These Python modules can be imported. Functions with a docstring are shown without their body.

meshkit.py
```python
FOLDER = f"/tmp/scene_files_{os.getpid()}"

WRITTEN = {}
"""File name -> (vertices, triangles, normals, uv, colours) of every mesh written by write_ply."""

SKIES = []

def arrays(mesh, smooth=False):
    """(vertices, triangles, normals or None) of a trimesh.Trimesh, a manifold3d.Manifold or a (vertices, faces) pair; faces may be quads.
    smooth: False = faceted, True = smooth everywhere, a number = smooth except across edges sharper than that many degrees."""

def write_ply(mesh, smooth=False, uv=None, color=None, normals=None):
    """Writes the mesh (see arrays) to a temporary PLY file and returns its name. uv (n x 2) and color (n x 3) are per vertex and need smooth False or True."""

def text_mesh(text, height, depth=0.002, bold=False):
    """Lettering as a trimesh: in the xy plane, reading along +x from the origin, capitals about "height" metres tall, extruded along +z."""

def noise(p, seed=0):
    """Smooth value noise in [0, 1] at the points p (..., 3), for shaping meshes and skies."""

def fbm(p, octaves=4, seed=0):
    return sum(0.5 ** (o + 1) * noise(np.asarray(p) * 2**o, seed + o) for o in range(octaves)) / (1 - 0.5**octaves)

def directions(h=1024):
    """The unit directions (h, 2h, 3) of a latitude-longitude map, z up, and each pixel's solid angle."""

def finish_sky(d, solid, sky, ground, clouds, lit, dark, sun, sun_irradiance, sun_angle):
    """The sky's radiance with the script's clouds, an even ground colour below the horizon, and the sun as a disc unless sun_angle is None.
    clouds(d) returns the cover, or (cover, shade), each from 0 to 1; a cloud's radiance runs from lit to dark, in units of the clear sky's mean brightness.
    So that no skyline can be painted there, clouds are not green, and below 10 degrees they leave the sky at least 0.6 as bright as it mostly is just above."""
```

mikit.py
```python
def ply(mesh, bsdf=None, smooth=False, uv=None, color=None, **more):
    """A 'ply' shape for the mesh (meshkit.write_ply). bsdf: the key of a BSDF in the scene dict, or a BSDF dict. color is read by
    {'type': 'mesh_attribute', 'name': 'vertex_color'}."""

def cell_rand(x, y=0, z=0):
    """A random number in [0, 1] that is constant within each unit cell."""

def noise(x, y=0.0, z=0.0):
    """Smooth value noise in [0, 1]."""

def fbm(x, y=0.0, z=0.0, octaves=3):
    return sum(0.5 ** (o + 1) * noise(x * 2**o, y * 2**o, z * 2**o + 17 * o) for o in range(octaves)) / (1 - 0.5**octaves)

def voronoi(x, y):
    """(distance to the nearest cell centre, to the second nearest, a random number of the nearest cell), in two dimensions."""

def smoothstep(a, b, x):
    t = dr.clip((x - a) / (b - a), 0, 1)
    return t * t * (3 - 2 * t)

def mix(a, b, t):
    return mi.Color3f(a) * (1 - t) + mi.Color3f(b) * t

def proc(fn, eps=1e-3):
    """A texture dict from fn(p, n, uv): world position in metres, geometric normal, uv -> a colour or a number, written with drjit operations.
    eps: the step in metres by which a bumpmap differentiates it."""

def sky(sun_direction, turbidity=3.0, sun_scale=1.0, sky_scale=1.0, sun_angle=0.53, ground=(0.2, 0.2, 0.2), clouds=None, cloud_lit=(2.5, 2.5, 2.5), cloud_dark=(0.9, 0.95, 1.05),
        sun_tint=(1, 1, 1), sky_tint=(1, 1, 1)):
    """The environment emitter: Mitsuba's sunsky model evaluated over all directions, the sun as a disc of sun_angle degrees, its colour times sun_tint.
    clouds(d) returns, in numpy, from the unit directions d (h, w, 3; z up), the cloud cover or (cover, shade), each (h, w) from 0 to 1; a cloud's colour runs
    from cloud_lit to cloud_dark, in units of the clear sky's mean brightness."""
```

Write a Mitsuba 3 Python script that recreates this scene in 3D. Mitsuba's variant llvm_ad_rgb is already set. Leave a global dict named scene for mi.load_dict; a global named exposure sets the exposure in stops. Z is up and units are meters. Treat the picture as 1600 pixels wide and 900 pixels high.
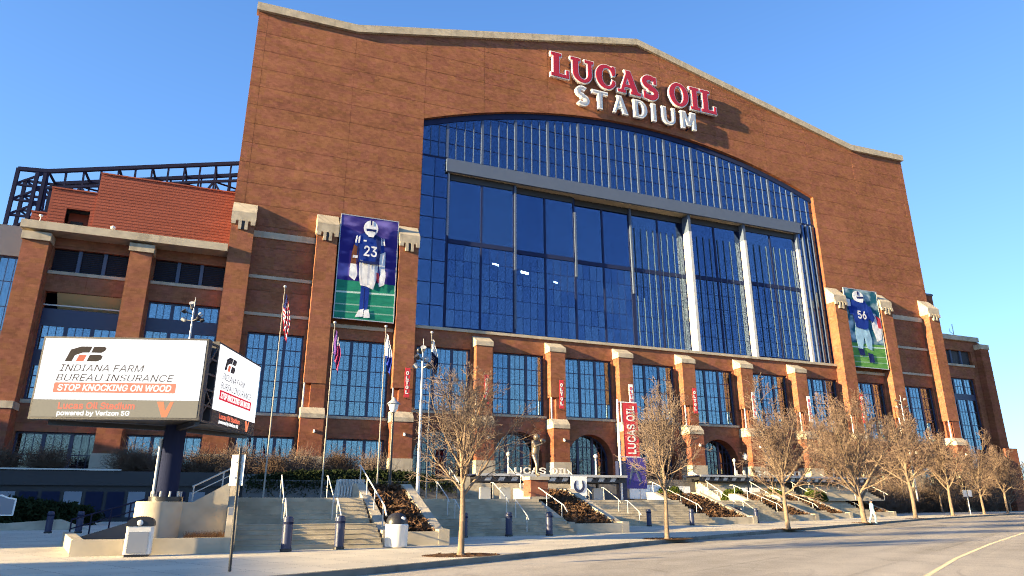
import math, random
import numpy as np, trimesh, mitsuba as mi, mikit, meshkit, drjit as dr
import manifold3d as m3
from shapely.geometry import Polygon, LineString, box as sbox, Point
from shapely.ops import unary_union
from shapely import affinity
from mikit import proc, noise, fbm, cell_rand, smoothstep, mix, ply

T = mi.ScalarTransform4f
random.seed(7); np.random.seed(7)
scene, labels = {}, {}

# ------------------------------------------------------------------ camera, sky, exposure
exposure = 2.95
YAW, PITCH, FOC = 0.37682, 0.30496, 1065.48
fwd = np.array([math.sin(YAW)*math.cos(PITCH), math.cos(YAW)*math.cos(PITCH), math.sin(PITCH)])
EYE = np.array([0, 0, 1.7])
scene['camera'] = {'type': 'perspective', 'fov': math.degrees(2*math.atan(800/FOC)), 'fov_axis': 'x', 'near_clip': 0.1, 'far_clip': 9000.0,
                   'to_world': T().look_at(origin=EYE.tolist(), target=(EYE+fwd).tolist(), up=[0, 0, 1])}
SAZ, SEL = math.radians(7.5), math.radians(12.0)
SUN = [-math.cos(SAZ)*math.cos(SEL), -math.sin(SAZ)*math.cos(SEL), math.sin(SEL)]
scene['sky'] = mikit.sky(SUN, turbidity=2.6, sun_scale=2.8, sky_scale=1.0, sun_tint=(.96, 1.12, 1.42), sky_tint=(.93, 1.33, 2.03), ground=(0.16, 0.15, 0.14))
SCREEN = 1.5/2**exposure

# ------------------------------------------------------------------ materials
def rgb(r, g, b): return {'type': 'rgb', 'value': [r, g, b]}
def diffuse(name, c): scene[name] = {'type': 'twosided', 'b': {'type': 'diffuse', 'reflectance': c if isinstance(c, dict) else rgb(*c)}}
def paint(name, c, rough=.35, metallic=0., spec=.5): scene[name] = {'type': 'twosided', 'b': {'type': 'principled', 'base_color': c if isinstance(c, dict) else rgb(*c), 'roughness': rough, 'metallic': metallic, 'specular': spec}}

def brick_fn(base):
    def fn(p, n, uv):
        h = p.x + p.y*.83
        course = cell_rand(dr.floor(p.z/.20), dr.floor((h + .31*dr.floor(p.z/.20))/.42), 3)
        big = cell_rand(dr.floor((p.x+2.4)/5.85), dr.floor(p.z/3.05), 7)
        streak = fbm(h*.85, p.z*1.25, 3.1, octaves=4)
        mot = fbm(h*.11, p.z*.13, 1.7, octaves=3)
        batch = cell_rand(dr.floor((h + 7*cell_rand(dr.floor(p.z/1.02), 0, 5))/4.7), dr.floor(p.z/1.02), 13)
        drip = smoothstep(.60, .92, noise(h*1.1, p.z*.05, 8.))
        k = .82 + .18*course + .10*(big-.5) + .10*(batch-.5) + .34*(streak-.5) + .32*(mot-.5) - .05*drip + .20*(cell_rand(dr.floor((h+.17*dr.floor(p.z/.33))/.52), dr.floor(p.z/.33), 17)-.5)
        warm = cell_rand(dr.floor((h)/1.3), dr.floor(p.z/.61), 11)
        return mi.Color3f(base[0]*k, base[1]*k*(.96+.10*warm), base[2]*k*(.92+.16*(1-warm)))
    return fn
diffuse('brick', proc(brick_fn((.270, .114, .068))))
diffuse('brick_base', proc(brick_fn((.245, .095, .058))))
def stone_fn(base, sc, amt):
    def fn(p, n, uv):
        a = fbm(p.x*sc, p.y*sc, p.z*sc, octaves=4)
        drip = noise((p.x+p.y)*2.3, p.z*.22, 5.)
        k = 1 + amt*(a-.5) - .25*amt*smoothstep(.62, .9, drip)
        return mi.Color3f(base[0]*k, base[1]*k, base[2]*k)
    return fn
diffuse('limestone', proc(stone_fn((.43, .372, .285), .9, .6)))
diffuse('concrete', proc(stone_fn((.42, .37, .29), 1.4, .65)))
diffuse('step_concrete', proc(stone_fn((.43, .375, .285), 2.2, .6)))
def walk_fn(p, n, uv):
    u = p.x*.876 + p.y*.482; v = -p.x*.482 + p.y*.876
    a = fbm(p.x*.7, p.y*.7, 0., octaves=4)
    st = smoothstep(.58, .8, fbm(p.x*.25, p.y*.6, 4., octaves=3))
    du = dr.abs(u/1.6 - dr.floor(u/1.6) - .5); dv = dr.abs(v/1.6 - dr.floor(v/1.6) - .5)
    j = dr.maximum(smoothstep(.485, .497, du), smoothstep(.485, .497, dv))
    slab = cell_rand(dr.floor(u/1.6), dr.floor(v/1.6), 2)
    k = (.97 + .30*(a-.5) + .10*(slab-.5) - .10*st)*(1-.35*j)
    return mi.Color3f(.56*k, .505*k, .41*k)
diffuse('walk', proc(walk_fn))
def road_fn(p, n, uv):
    u = p.x*.876 + p.y*.482; v = -p.x*.482 + p.y*.876
    a = fbm(p.x*1.3, p.y*1.3, 0., octaves=4)
    wear = fbm(u*.05, v*.8, 2., octaves=3)
    crack = smoothstep(.47, .5, noise(u*.35+noise(v*1.1, u*.3)*1.2, v*.12, 9.)) * smoothstep(.53, .5, noise(u*.35+noise(v*1.1, u*.3)*1.2, v*.12, 9.))
    grit = cell_rand(dr.floor(p.x*28), dr.floor(p.y*28), 1)
    pu, pv = dr.floor(u/9.5), dr.floor(v/3.4); patch = smoothstep(.72, .74, cell_rand(pu, pv, 21))*(.06+.05*cell_rand(pu, pv, 4))
    seam = smoothstep(.03, .012, dr.abs(v/3.4-pv-.5)) * smoothstep(.35, .6, noise(u*.4, v*.1, 3.))
    tar = smoothstep(.022, .008, dr.abs(noise(u*.22, v*.5, 31.)-.5)) * smoothstep(.45, .6, noise(u*.1, v*.1, 6.))
    lane = .10*dr.sin(v*3.7+.6)*dr.sin(v*.92)
    k = .90 + .24*(a-.5) + .38*(wear-.5) + .16*(grit-.5) - .10*crack - patch - .14*seam - .18*tar + lane*.6
    return mi.Color3f(.42*k, .375*k, .315*k)
diffuse('asphalt', proc(road_fn))
diffuse('ground_mat', proc(stone_fn((.13, .12, .10), .05, .6)))
diffuse('mulch', proc(stone_fn((.085, .05, .032), 6., 1.2)))
diffuse('leaf_litter', proc(stone_fn((.105, .062, .04), 5., 1.2)))
def bark_fn(p, n, uv):
    a = fbm(p.x*9, p.y*9, p.z*2.5, octaves=3)
    k = .7 + .7*a
    return mi.Color3f(.20*k, .15*k, .11*k)
diffuse('pole_grey', (.30, .28, .25))
diffuse('bark', proc(bark_fn))
diffuse('twig', (.150, .115, .098))
diffuse('twig_warm', (.150, .106, .085))
diffuse('shrub_twig', (.13, .09, .065))
diffuse('green_leaf', (.055, .075, .018))
diffuse('dark_leaf', (.022, .03, .014))
def siding_fn(p, n, uv):
    k = .92 + .22*(fbm(p.x*.3, p.z*1.5, 2.) - .5)
    return mi.Color3f(.28*k, .092*k, .066*k)
diffuse('siding', proc(siding_fn))
paint('navy', (.020, .028, .075), .4)
diffuse('mullion', (.024, .034, .085))
diffuse('fin', (.075, .105, .18))
diffuse('window_fin', (.075, .115, .17))
paint('silver', (.42, .42, .42), .4, .3)
paint('pale_steel', (.50, .49, .46), .45, .1)
paint('black_metal', (.018, .018, .022), .4)
diffuse('dark_steel', (.020, .025, .055))
paint('galv', (.42, .43, .44), .45, .4)
paint('tan_soffit', (.42, .31, .15), .7)
paint('slate', (.09, .10, .13), .6)
paint('white_paint', (.78, .77, .74), .35)
paint('red_face', (.33, .012, .022), .4)
paint('bronze', (.16, .13, .10), .35, .5)
paint('bin_white', (.62, .60, .56), .5)
paint('bin_grey', (.20, .22, .26), .5)
diffuse('beam_paint', (.095, .125, .19))
paint('soffit_tan', (.30, .25, .18), .8)
paint('louver', (.028, .028, .032), .6)
paint('sign_red', (.50, .03, .035), .5)
paint('sign_purple', (.05, .035, .22), .5)
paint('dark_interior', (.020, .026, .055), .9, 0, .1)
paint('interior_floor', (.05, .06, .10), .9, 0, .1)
paint('yellow_line', (.41, .345, .22), .7)
paint('white_line', (.60, .58, .53), .7)
paint('skin', (.42, .26, .18), .6)
paint('pale_blue_cloth', (.22, .36, .43), .8)
paint('dark_cloth', (.03, .035, .06), .8)
scene['glass'] = {'type': 'thindielectric', 'int_ior': 2.15, 'specular_reflectance': rgb(.36, .52, .90), 'specular_transmittance': rgb(.22, .30, .48)}
scene['glass_low'] = {'type': 'thindielectric', 'int_ior': 2.6, 'specular_reflectance': rgb(.60, .84, 1.0), 'specular_transmittance': rgb(.25, .32, .42)}
for n_, q_ in (('glass_b', (.42, .58, .93)), ('glass_c', (.30, .45, .84))): scene[n_] = {'type': 'thindielectric', 'int_ior': 2.15, 'specular_reflectance': rgb(*q_), 'specular_transmittance': rgb(.22, .30, .48)}
for n_, q_ in (('glass_low_b', (.70, .92, 1.0)), ('glass_low_c', (.50, .74, .95))): scene[n_] = {'type': 'thindielectric', 'int_ior': 2.5, 'specular_reflectance': rgb(*q_), 'specular_transmittance': rgb(.25, .32, .42)}
scene['glass_lit'] = {'type': 'thindielectric', 'int_ior': 1.7, 'specular_reflectance': rgb(.9, 1, 1), 'specular_transmittance': rgb(.55, .62, .65)}

# ------------------------------------------------------------------ helpers
class MB:
    """collects boxes, quads, tubes and meshes into one mesh"""
    def __init__(s): s.V, s.F, s.n = [], [], 0
    def add(s, v, f):
        v = np.asarray(v, float); f = np.asarray(f, int)
        if f.shape[1] == 4: f = np.vstack([f[:, [0, 1, 2]], f[:, [0, 2, 3]]])
        s.V.append(v); s.F.append(f+s.n); s.n += len(v); return s
    def box(s, x0, x1, y0, y1, z0, z1):
        v = [(x, y, z) for z in (z0, z1) for y in (y0, y1) for x in (x0, x1)]
        return s.add(v, [(0, 2, 3, 1), (4, 5, 7, 6), (0, 1, 5, 4), (2, 6, 7, 3), (0, 4, 6, 2), (1, 3, 7, 5)])
    def bar(s, a, b, w, h=None):
        """square bar from a to b"""
        a, b = np.array(a, float), np.array(b, float); h = h or w; d = b-a; d /= np.linalg.norm(d)
        up = np.array([0, 0, 1.]) if abs(d[2]) < .95 else np.array([0, 1., 0]); r = np.cross(d, up); r /= np.linalg.norm(r); u = np.cross(r, d)
        v = [p + r*i*w/2 + u*j*h/2 for p in (a, b) for j in (-1, 1) for i in (-1, 1)]
        return s.add(v, [(0, 2, 3, 1), (4, 5, 7, 6), (0, 1, 5, 4), (2, 6, 7, 3), (0, 4, 6, 2), (1, 3, 7, 5)])
    def tube(s, a, b, r0, r1=None, n=8, cap=True):
        a, b = np.array(a, float), np.array(b, float); r1 = r0 if r1 is None else r1; d = b-a; d /= np.linalg.norm(d)
        up = np.array([0, 0, 1.]) if abs(d[2]) < .95 else np.array([0, 1., 0]); r = np.cross(d, up); r /= np.linalg.norm(r); u = np.cross(r, d)
        t = np.arange(n)*2*np.pi/n; c = np.cos(t)[:, None]*r + np.sin(t)[:, None]*u
        v = np.vstack([a+c*r0, b+c*r1]); f = [(i, (i+1) % n, n+(i+1) % n, n+i) for i in range(n)]
        s.add(v, f)
        if cap:
            s.add(np.vstack([a+c*r0, [a]]), [((i+1) % n, i, n) for i in range(n)]); s.add(np.vstack([b+c*r1, [b]]), [(i, (i+1) % n, n) for i in range(n)])
        return s
    def path(s, pts, r, n=8):
        for a, b in zip(pts[:-1], pts[1:]): s.tube(a, b, r, r, n)
        return s
    def ball(s, c, r, sc=(1, 1, 1), sub=2):
        m = trimesh.creation.icosphere(sub, 1.0); return s.add(np.array(m.vertices)*np.array(sc)*r + np.array(c), m.faces)
    def mesh(s, m): return s.add(m.vertices, m.faces)
    def quad(s, *p): return s.add(p, [(0, 1, 2, 3)])
    def extr(s, poly, y0, y1):
        """polygon in x,z pulled along y"""
        for g in getattr(poly, 'geoms', [poly]):
            if g.geom_type != 'Polygon' or g.area < 1e-5: continue
            m = trimesh.creation.extrude_polygon(g, y1-y0, engine='earcut'); v = np.array(m.vertices)
            s.add(np.stack([v[:, 0], y1-v[:, 2], v[:, 1]], 1), m.faces)
        return s
    def extz(s, poly, z0, z1):
        for g in getattr(poly, 'geoms', [poly]):
            if g.geom_type != 'Polygon' or g.area < 1e-5: continue
            m = trimesh.creation.extrude_polygon(g, z1-z0, engine='earcut'); v = np.array(m.vertices); v[:, 2] += z0; s.add(v, m.faces)
        return s
    def lathe(s, prof, c, n=20):
        prof = np.asarray(prof, float); k = len(prof); t = np.arange(n)*2*np.pi/n
        v = np.array([(c[0]+r*math.cos(a), c[1]+r*math.sin(a), c[2]+z) for a in t for r, z in prof])
        f = [(i*k+j, ((i+1) % n)*k+j, ((i+1) % n)*k+j+1, i*k+j+1) for i in range(n) for j in range(k-1)]
        return s.add(v, f)
    def get(s): return trimesh.Trimesh(np.vstack(s.V), np.vstack(s.F), process=False)

counts = {}
def key(name, parent=None):
    k = (parent+'__' if parent else '')+name
    i = counts.get(k, 0); counts[k] = i+1
    return k if i == 0 else '%s_%03d' % (k, i)
def put(name, mesh, bsdf, parent=None, smooth=False, **lab):
    k = key(name, parent); m = mesh.get() if isinstance(mesh, MB) else mesh
    more = {x: lab.pop(x) for x in ('uv', 'emitter', 'to_world') if x in lab}
    scene[k] = m if isinstance(m, dict) else ply(m, bsdf, smooth, **more)
    if isinstance(m, dict): scene[k] = {**m, **more}
    if lab: labels[k] = lab
    return k
def thing(name, label, category, group=None):
    k = key(name); labels[k] = {'label': label, 'category': category}
    if group: labels[k]['group'] = group
    return k
def struct(name, mesh, bsdf, **kw): return put(name, mesh, bsdf, kind='structure', **kw)
def B(*a): return MB().box(*a)

# ------------------------------------------------------------------ ground, street, sidewalk, plaza
KERB = [(-160, -70), (-60, -16.5), (3.8, 18.5), (16.2, 26.1), (25.2, 31.2), (39.7, 39.0), (68.4, 54.0), (99.7, 68), (150, 87), (260, 118), (600, 200)]
struct('ground', MB().quad((-4000, -4000, -.03), (4000, -4000, -.03), (4000, 4000, -.03), (-4000, 4000, -.03)), 'ground_mat')
kl = LineString(KERB)
road = Polygon(KERB + list(reversed([(x+11.6, y-21.2) for x, y in KERB])))
struct('road', MB().extz(road, -.02, 0.0), 'asphalt')
kerb = kl.buffer(.09, cap_style=2)
kerb = affinity.translate(kerb, -.05, .09)
diffuse('kerb_mat', proc(stone_fn((.20, .185, .16), 2.0, .6)))
struct('kerb', MB().extz(kerb, -.01, .152), 'kerb_mat')
walk = Polygon([(x-.07, y+.125) for x, y in KERB] + [(600, 320), (-160, 320)])
struct('sidewalk', MB().extz(walk, -.01, .15), 'walk')
far_walk = Polygon([(x+11.6, y-21.2) for x, y in KERB] + list(reversed([(x+14.6, y-26.7) for x, y in KERB])))
struct('far_sidewalk', MB().extz(far_walk, -.01, .15), 'walk')
def line_at(off, a, b, w, mat, name):
    l = kl.parallel_offset(off, 'right'); l = l if l.coords[0][0] < l.coords[-1][0] else LineString(list(l.coords)[::-1])
    from shapely.ops import substring
    put(name, MB().extz(substring(l, a, b).buffer(w/2, cap_style=2), .001, .005), mat, kind='structure')
k0 = kl.project(Point(16.2, 26.1))
line_at(11.1, k0-30, k0+260, .13, 'yellow_line', 'lane_line')
for i in range(-1, 9): line_at(13.8, k0-3+i*12.0, k0+i*12.0, .13, 'white_line', 'lane_line')

# stair bays and planters: (x0, x1, y of first riser)
NR, RISE, TREAD, LAND = 11, .159, .36, 1.1
PL = 1.9
STAIRS = [(.32, 5.35, 26.2), (8.15, 16.6, 33.0), (20.5, 33.4, 43.4), (38.6, 46.8, 49.6), (51.0, 57.0, 55.0), (61.6, 69.5, 61.0)]
def ytop(yb): return yb + NR*TREAD + LAND
nth = ['first', 'second', 'third', 'fourth', 'fifth', 'sixth', 'seventh', 'eighth', 'ninth', 'tenth']
for i, (a, b, yb) in enumerate(STAIRS):
    t = thing('stairs', '%s flight of concrete plaza steps from the left, %s' % (nth[i], ['beside the billboard plinth', 'below the bronze statue', 'behind the third bollard pair', 'beside the round white litter bin', 'near the fifth tree', 'rightmost of all'][i]), 'stairs', 'concrete stair flights up to the plaza')
    y = yb
    for s in range(NR):
        put('step', B(a+.01, b-.01, y, ytop(yb)+.05, .15+RISE*s-(0 if s == 0 else .02), .15+RISE*(s+1)-(.02 if s < NR-1 else .0)), 'step_concrete', t)
        if s < NR-1:  # nosing
            put('nosing', B(a+.01, b-.01, y-.025, y+.3 if s == NR-2 else y+TREAD-.03, .15+RISE*(s+1)-.02, .15+RISE*(s+1)), 'step_concrete', t)
        y += TREAD + (LAND if s == 4 else 0)
PLANT = [(5.45, 8.05, 26.9, 34.6), (16.7, 20.4, 34.2, 42.0), (33.5, 38.5, 45.2, 53), (46.9, 50.9, 51.4, 59), (57.1, 61.5, 57.4, 65), (69.6, 75, 63.5, 71)]
pts = []
for (a, b, yb), (c, d, pf, pb) in zip(STAIRS, PLANT):
    pts += [(a, ytop(yb)), (b+.0, ytop(yb)), (b+.0, pb), (d+.06, pb)]
pts += [(77, 72), (100, 86), (100, 320), (.0, 320), (.0, 31.4)]
struct('plaza', MB().extz(Polygon(pts), .1, PL), 'walk')
# upper terrace in front of the doors with its retaining wall
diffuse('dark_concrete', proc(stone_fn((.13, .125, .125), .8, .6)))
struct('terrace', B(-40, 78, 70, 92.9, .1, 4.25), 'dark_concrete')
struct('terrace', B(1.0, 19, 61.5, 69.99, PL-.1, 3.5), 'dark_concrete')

def planter(i, c, d, pf, pb):
    names = ['first sloping concrete planter of brown mulch, behind the round litter bin', 'second sloping planter of dark mulch, right of the brick statue base',
             'third sloping concrete planter with white handrails', 'fourth sloping planter with green shrubs behind the third tree', 'fifth sloping planter left of the large leaning tree', 'rightmost sloping concrete planter']
    t = thing('planter', names[i], 'planter', 'sloping planters between the stair flights')
    z0, z1 = .72, 2.55; w = .42
    def cheek(x0, x1, zf):
        pr = Polygon([(pf, .12), (pb, .12), (pb, z1), (pb-1.0, z1), (pf+.9, z0+zf), (pf, z0+zf)])
        m = trimesh.creation.extrude_polygon(pr, x1-x0, engine='earcut'); v = np.array(m.vertices)
        return trimesh.Trimesh(np.stack([x0+v[:, 2], v[:, 0], v[:, 1]], 1), m.faces, process=False)
    put('cheek_wall', cheek(c, c+w, 0), 'concrete', t); put('cheek_wall', cheek(d-w, d, 0), 'concrete', t)
    put('front_wall', B(c+w+.002, d-w-.002, pf+.02, pf+.42, .12, z0-.08), 'concrete', t)
    pr = Polygon([(pf+.43, .12), (pb, .12), (pb, z1-.28), (pb-1, z1-.28), (pf+.9, z0-.15), (pf+.43, z0-.15)])
    m = trimesh.creation.extrude_polygon(pr, d-c-2*w-.004, engine='earcut'); v = np.array(m.vertices)
    put('mulch_bed', trimesh.Trimesh(np.stack([c+w+.002+v[:, 2], v[:, 0], v[:, 1]], 1), m.faces, process=False), 'mulch', t)
    # rough ground cover: dead leaves and clumps lying on the bed
    rng = np.random.default_rng(40+i); mb = MB(); N = 1500
    xs = rng.uniform(c+w+.05, d-w-.05, N); ys = rng.uniform(pf+.6, pb-.2, N)
    zs = np.interp(ys, [pf+.9, pb-1], [z0-.15, z1-.28])
    for x, y, z in zip(xs, ys, zs):
        r = rng.uniform(.04, .11); q = rng.normal(size=(4, 3))*r*np.array([1, 1, .8]) + [x, y, z+rng.uniform(.02, .22)]
        mb.add(q, [(0, 1, 2), (0, 2, 3)])
    put('dead_leaves', mb, 'leaf_litter', t, kind='stuff')
    # handrails on top of the cheek walls
    for x in (c+w/2,):
        a, b = np.array([x, pf+.9, z0+.85]), np.array([x, pb-.6, z1+.85])
        mb = MB().path([a-[0, .45, .35], a, b, b+[0, .5, 0]], .032, 8)
        for u in np.linspace(.04, .98, 4):
            q = a+(b-a)*u; mb.tube(q, q-[0, 0, .86], .026, n=6)
        put('handrail', mb, 'pale_steel', t, smooth=40)
for i, p in enumerate(PLANT): planter(i, *p)

def stair_rail(i, x, yb, lab):
    t = thing('handrail', lab, 'handrail', 'white handrails on the stairs')
    y5 = yb+5*TREAD; zl = .15+RISE*5
    for a, b in (((x, yb+.1, .2), (x, y5-.2, zl)), ((x, y5+LAND, zl+.1), (x, ytop(yb), PL))):
        a, b = np.array(a), np.array(b); u = np.array([0, 0, .9])
        put('rail', MB().path([a+u*.85-[0, .3, .1], a+u, b+u, b+u+[0, .35, 0]], .024), 'pale_steel', t, smooth=40)
        for q in (a, b): put('post', MB().tube(q, q+u, .024), 'pale_steel', t, smooth=40)
stair_rail(0, 1.95, 26.2, 'white handrail up the first stairs, behind the leftmost of two bollards')
stair_rail(1, 3.85, 26.2, 'white handrail up the first stairs, left of the round litter bin')
stair_rail(2, 10.6, 33.0, 'white handrail on the second stairs, just right of the nearest tree')
stair_rail(3, 13.9, 33.0, 'white handrail on the second stairs, below the brick statue base')
stair_rail(4, 26.8, 43.4, 'white handrail on the third stairs, beside the second tree')
stair_rail(5, 42.2, 49.6, 'white handrail on the fourth stairs, behind the third tree')

# ------------------------------------------------------------------ the stadium
CX = 61.1
TALL = [(-2.35, 1.42), (8.6, 1.38), (20.15, 1.38), (102.05, 1.38), (113.7, 1.38), (126.55, 1.42)]
SMALL = [(31.85, 1.22), (43.5, 1.22), (55.2, 1.22), (66.9, 1.22), (78.6, 1.22), (90.3, 1.22)]
YW, YF = 93.0, 91.2
stadium = thing('stadium', 'huge red brick stadium front with arched glass wall and gently peaked roofline', 'stadium')
roofline = [(-3.9, 73.0), (10.6, 73.2), (62, 85.1), (113.2, 73.3), (127.9, 73.7)]
outline = Polygon([(-3.9, .1)] + roofline + [(127.9, .1)])
WX0, WX1, WZ0 = 21.9, 101.0, 25.9
def arc_pts(x0, z0, x1, z1, zc, n=40):
    xm = (x0+x1)/2; h = zc-z0; w = (x1-x0)/2; R = (w*w+h*h)/(2*h); c = zc-R
    return [(xm+R*math.sin(t), c+R*math.cos(t)) for t in np.linspace(-math.asin(w/R), math.asin(w/R), n)]
great = Polygon([(WX0, WZ0)] + arc_pts(WX0, 59.5, WX1, 59.5, 66.9) + [(WX1, WZ0)])
pillars_all = sorted(TALL+SMALL)
bays = [(pillars_all[i][0]+pillars_all[i][1], pillars_all[i+1][0]-pillars_all[i+1][1]) for i in range(len(pillars_all)-1)]
openings = [great]
bay_info = []
for i, (a, b) in enumerate(bays):
    tower = i in (0, 1, 9, 10)
    up = (a+.75, b-.35, 13.9 if not tower else 12.6, 23.0)
    openings.append(sbox(up[0], up[2], up[1], up[3]))
    xm = (a+b)/2+.1
    if tower:
        lo = (a+.75, b-.35, 4.6, 9.7); openings.append(sbox(lo[0], lo[2], lo[1], lo[3])); arch = None
    else:
        r = 3.75; lo = None
        arch = Polygon([(xm-r, 4.3), (xm-r, 7.75)] + [(xm-r*math.cos(t), 7.75+r*math.sin(t)) for t in np.linspace(0, math.pi, 24)] + [(xm+r, 4.3)]); openings.append(arch)
    bay_info.append((a, b, up, lo, arch, xm))
opened = unary_union(openings)
face = outline.difference(opened)
# backing behind the panel joints, and the side and rear of the tower block
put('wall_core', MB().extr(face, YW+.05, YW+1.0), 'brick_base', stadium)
put('side_wall', MB().box(-3.85, -2.9, YW+1.0, 125, .1, 72.9).box(126.9, 127.85, YW+1.0, 125, .1, 73.2), 'brick', stadium)
put('rear_wall', MB().extr(Polygon([(-3.8, .1)]+[(x*.999, z-.3) for x, z in roofline]+[(127.8, .1)]), 124, 125), 'brick_base', stadium)
r = MB()
for (xa, za), (xb, zb) in zip(roofline[:-1], roofline[1:]): r.add([(xa, YW+.9, za-.6), (xb, YW+.9, zb-.6), (xb, 124.2, zb-.6), (xa, 124.2, za-.6), (xa, YW+.9, za-.9), (xb, YW+.9, zb-.9), (xb, 124.2, zb-.9), (xa, 124.2, za-.9)], [(0, 1, 2, 3), (4, 5, 6, 7), (0, 1, 5, 4), (3, 2, 6, 7)])
put('roof', r, 'slate', stadium)
# brick panels, each with its own edge, split by the control joints
VX = [-3.9, -2.55, 10.6, 21.9, 31.85, 43.5, 55.2, 66.9, 78.6, 90.3, 101.0, 113.2, 126.6, 127.9]
VZ = [.1, 4.2] + [4.2+3.06*k for k in range(1, 27)]
jrng = np.random.default_rng(5)
for xa, xb in zip(VX[:-1], VX[1:]):
    for za, zb in zip(VZ[:-1], VZ[1:]):
        g = face.intersection(sbox(xa+.026, za+.026, xb-.026, zb-.026))
        if g.is_empty or g.area < .05: continue
        for q in getattr(g, 'geoms', [g]):
            if q.geom_type == 'Polygon' and q.area > .05: put('brick_panel', MB().extr(q, YW-jrng.uniform(-.006, .012), YW+.06), 'brick', stadium)
# coping
cop = MB()
for (xa, za), (xb, zb) in zip(roofline[:-1], roofline[1:]):
    xa2 = xa-.35 if xa < -3 else xa; xb2 = xb+.35 if xb > 127 else xb
    v = [(x, y, z+dz) for x, z in ((xa2, za), (xb2, zb)) for y in (YW-.5, YW+1.1) for dz in (-1.05, .25)]
    cop.add(v, [(0, 1, 3, 2), (4, 6, 7, 5), (0, 4, 5, 1), (2, 3, 7, 6), (1, 5, 7, 3), (0, 2, 6, 4)])
put('coping', cop, 'limestone', stadium)
# limestone sill under the great window, bands between the pillars
put('sill', B(WX0-.0, WX1+.2, YW-.32, YW+1.9, WZ0-.42, WZ0), 'limestone', stadium)
def pillar_range(i): return bays[i]
for i in (0, 9, 10):
    a, b = bays[i]
    for z0, z1 in (((36.1, 37.0), (30.3, 30.75), (25.2, 25.6)) if i != 9 else ()): put('stone_band', B(a+.01, b-.01, YW-.2, YW+.03, z0, z1), 'limestone', stadium)
for i in (1, 9): put('stone_band', B(bays[i][0]+.01, bays[i][1]-.01, YW-.25, YW+.03, 24.5, 25.0), 'limestone', stadium)
for i, (a, b, up, lo, arch, xm) in enumerate(bay_info):
    put('window_sill', B(a+.02, b-.02, YW-.14, YW+.3, up[2]-.35, up[2]-.003), 'limestone', stadium)

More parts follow.
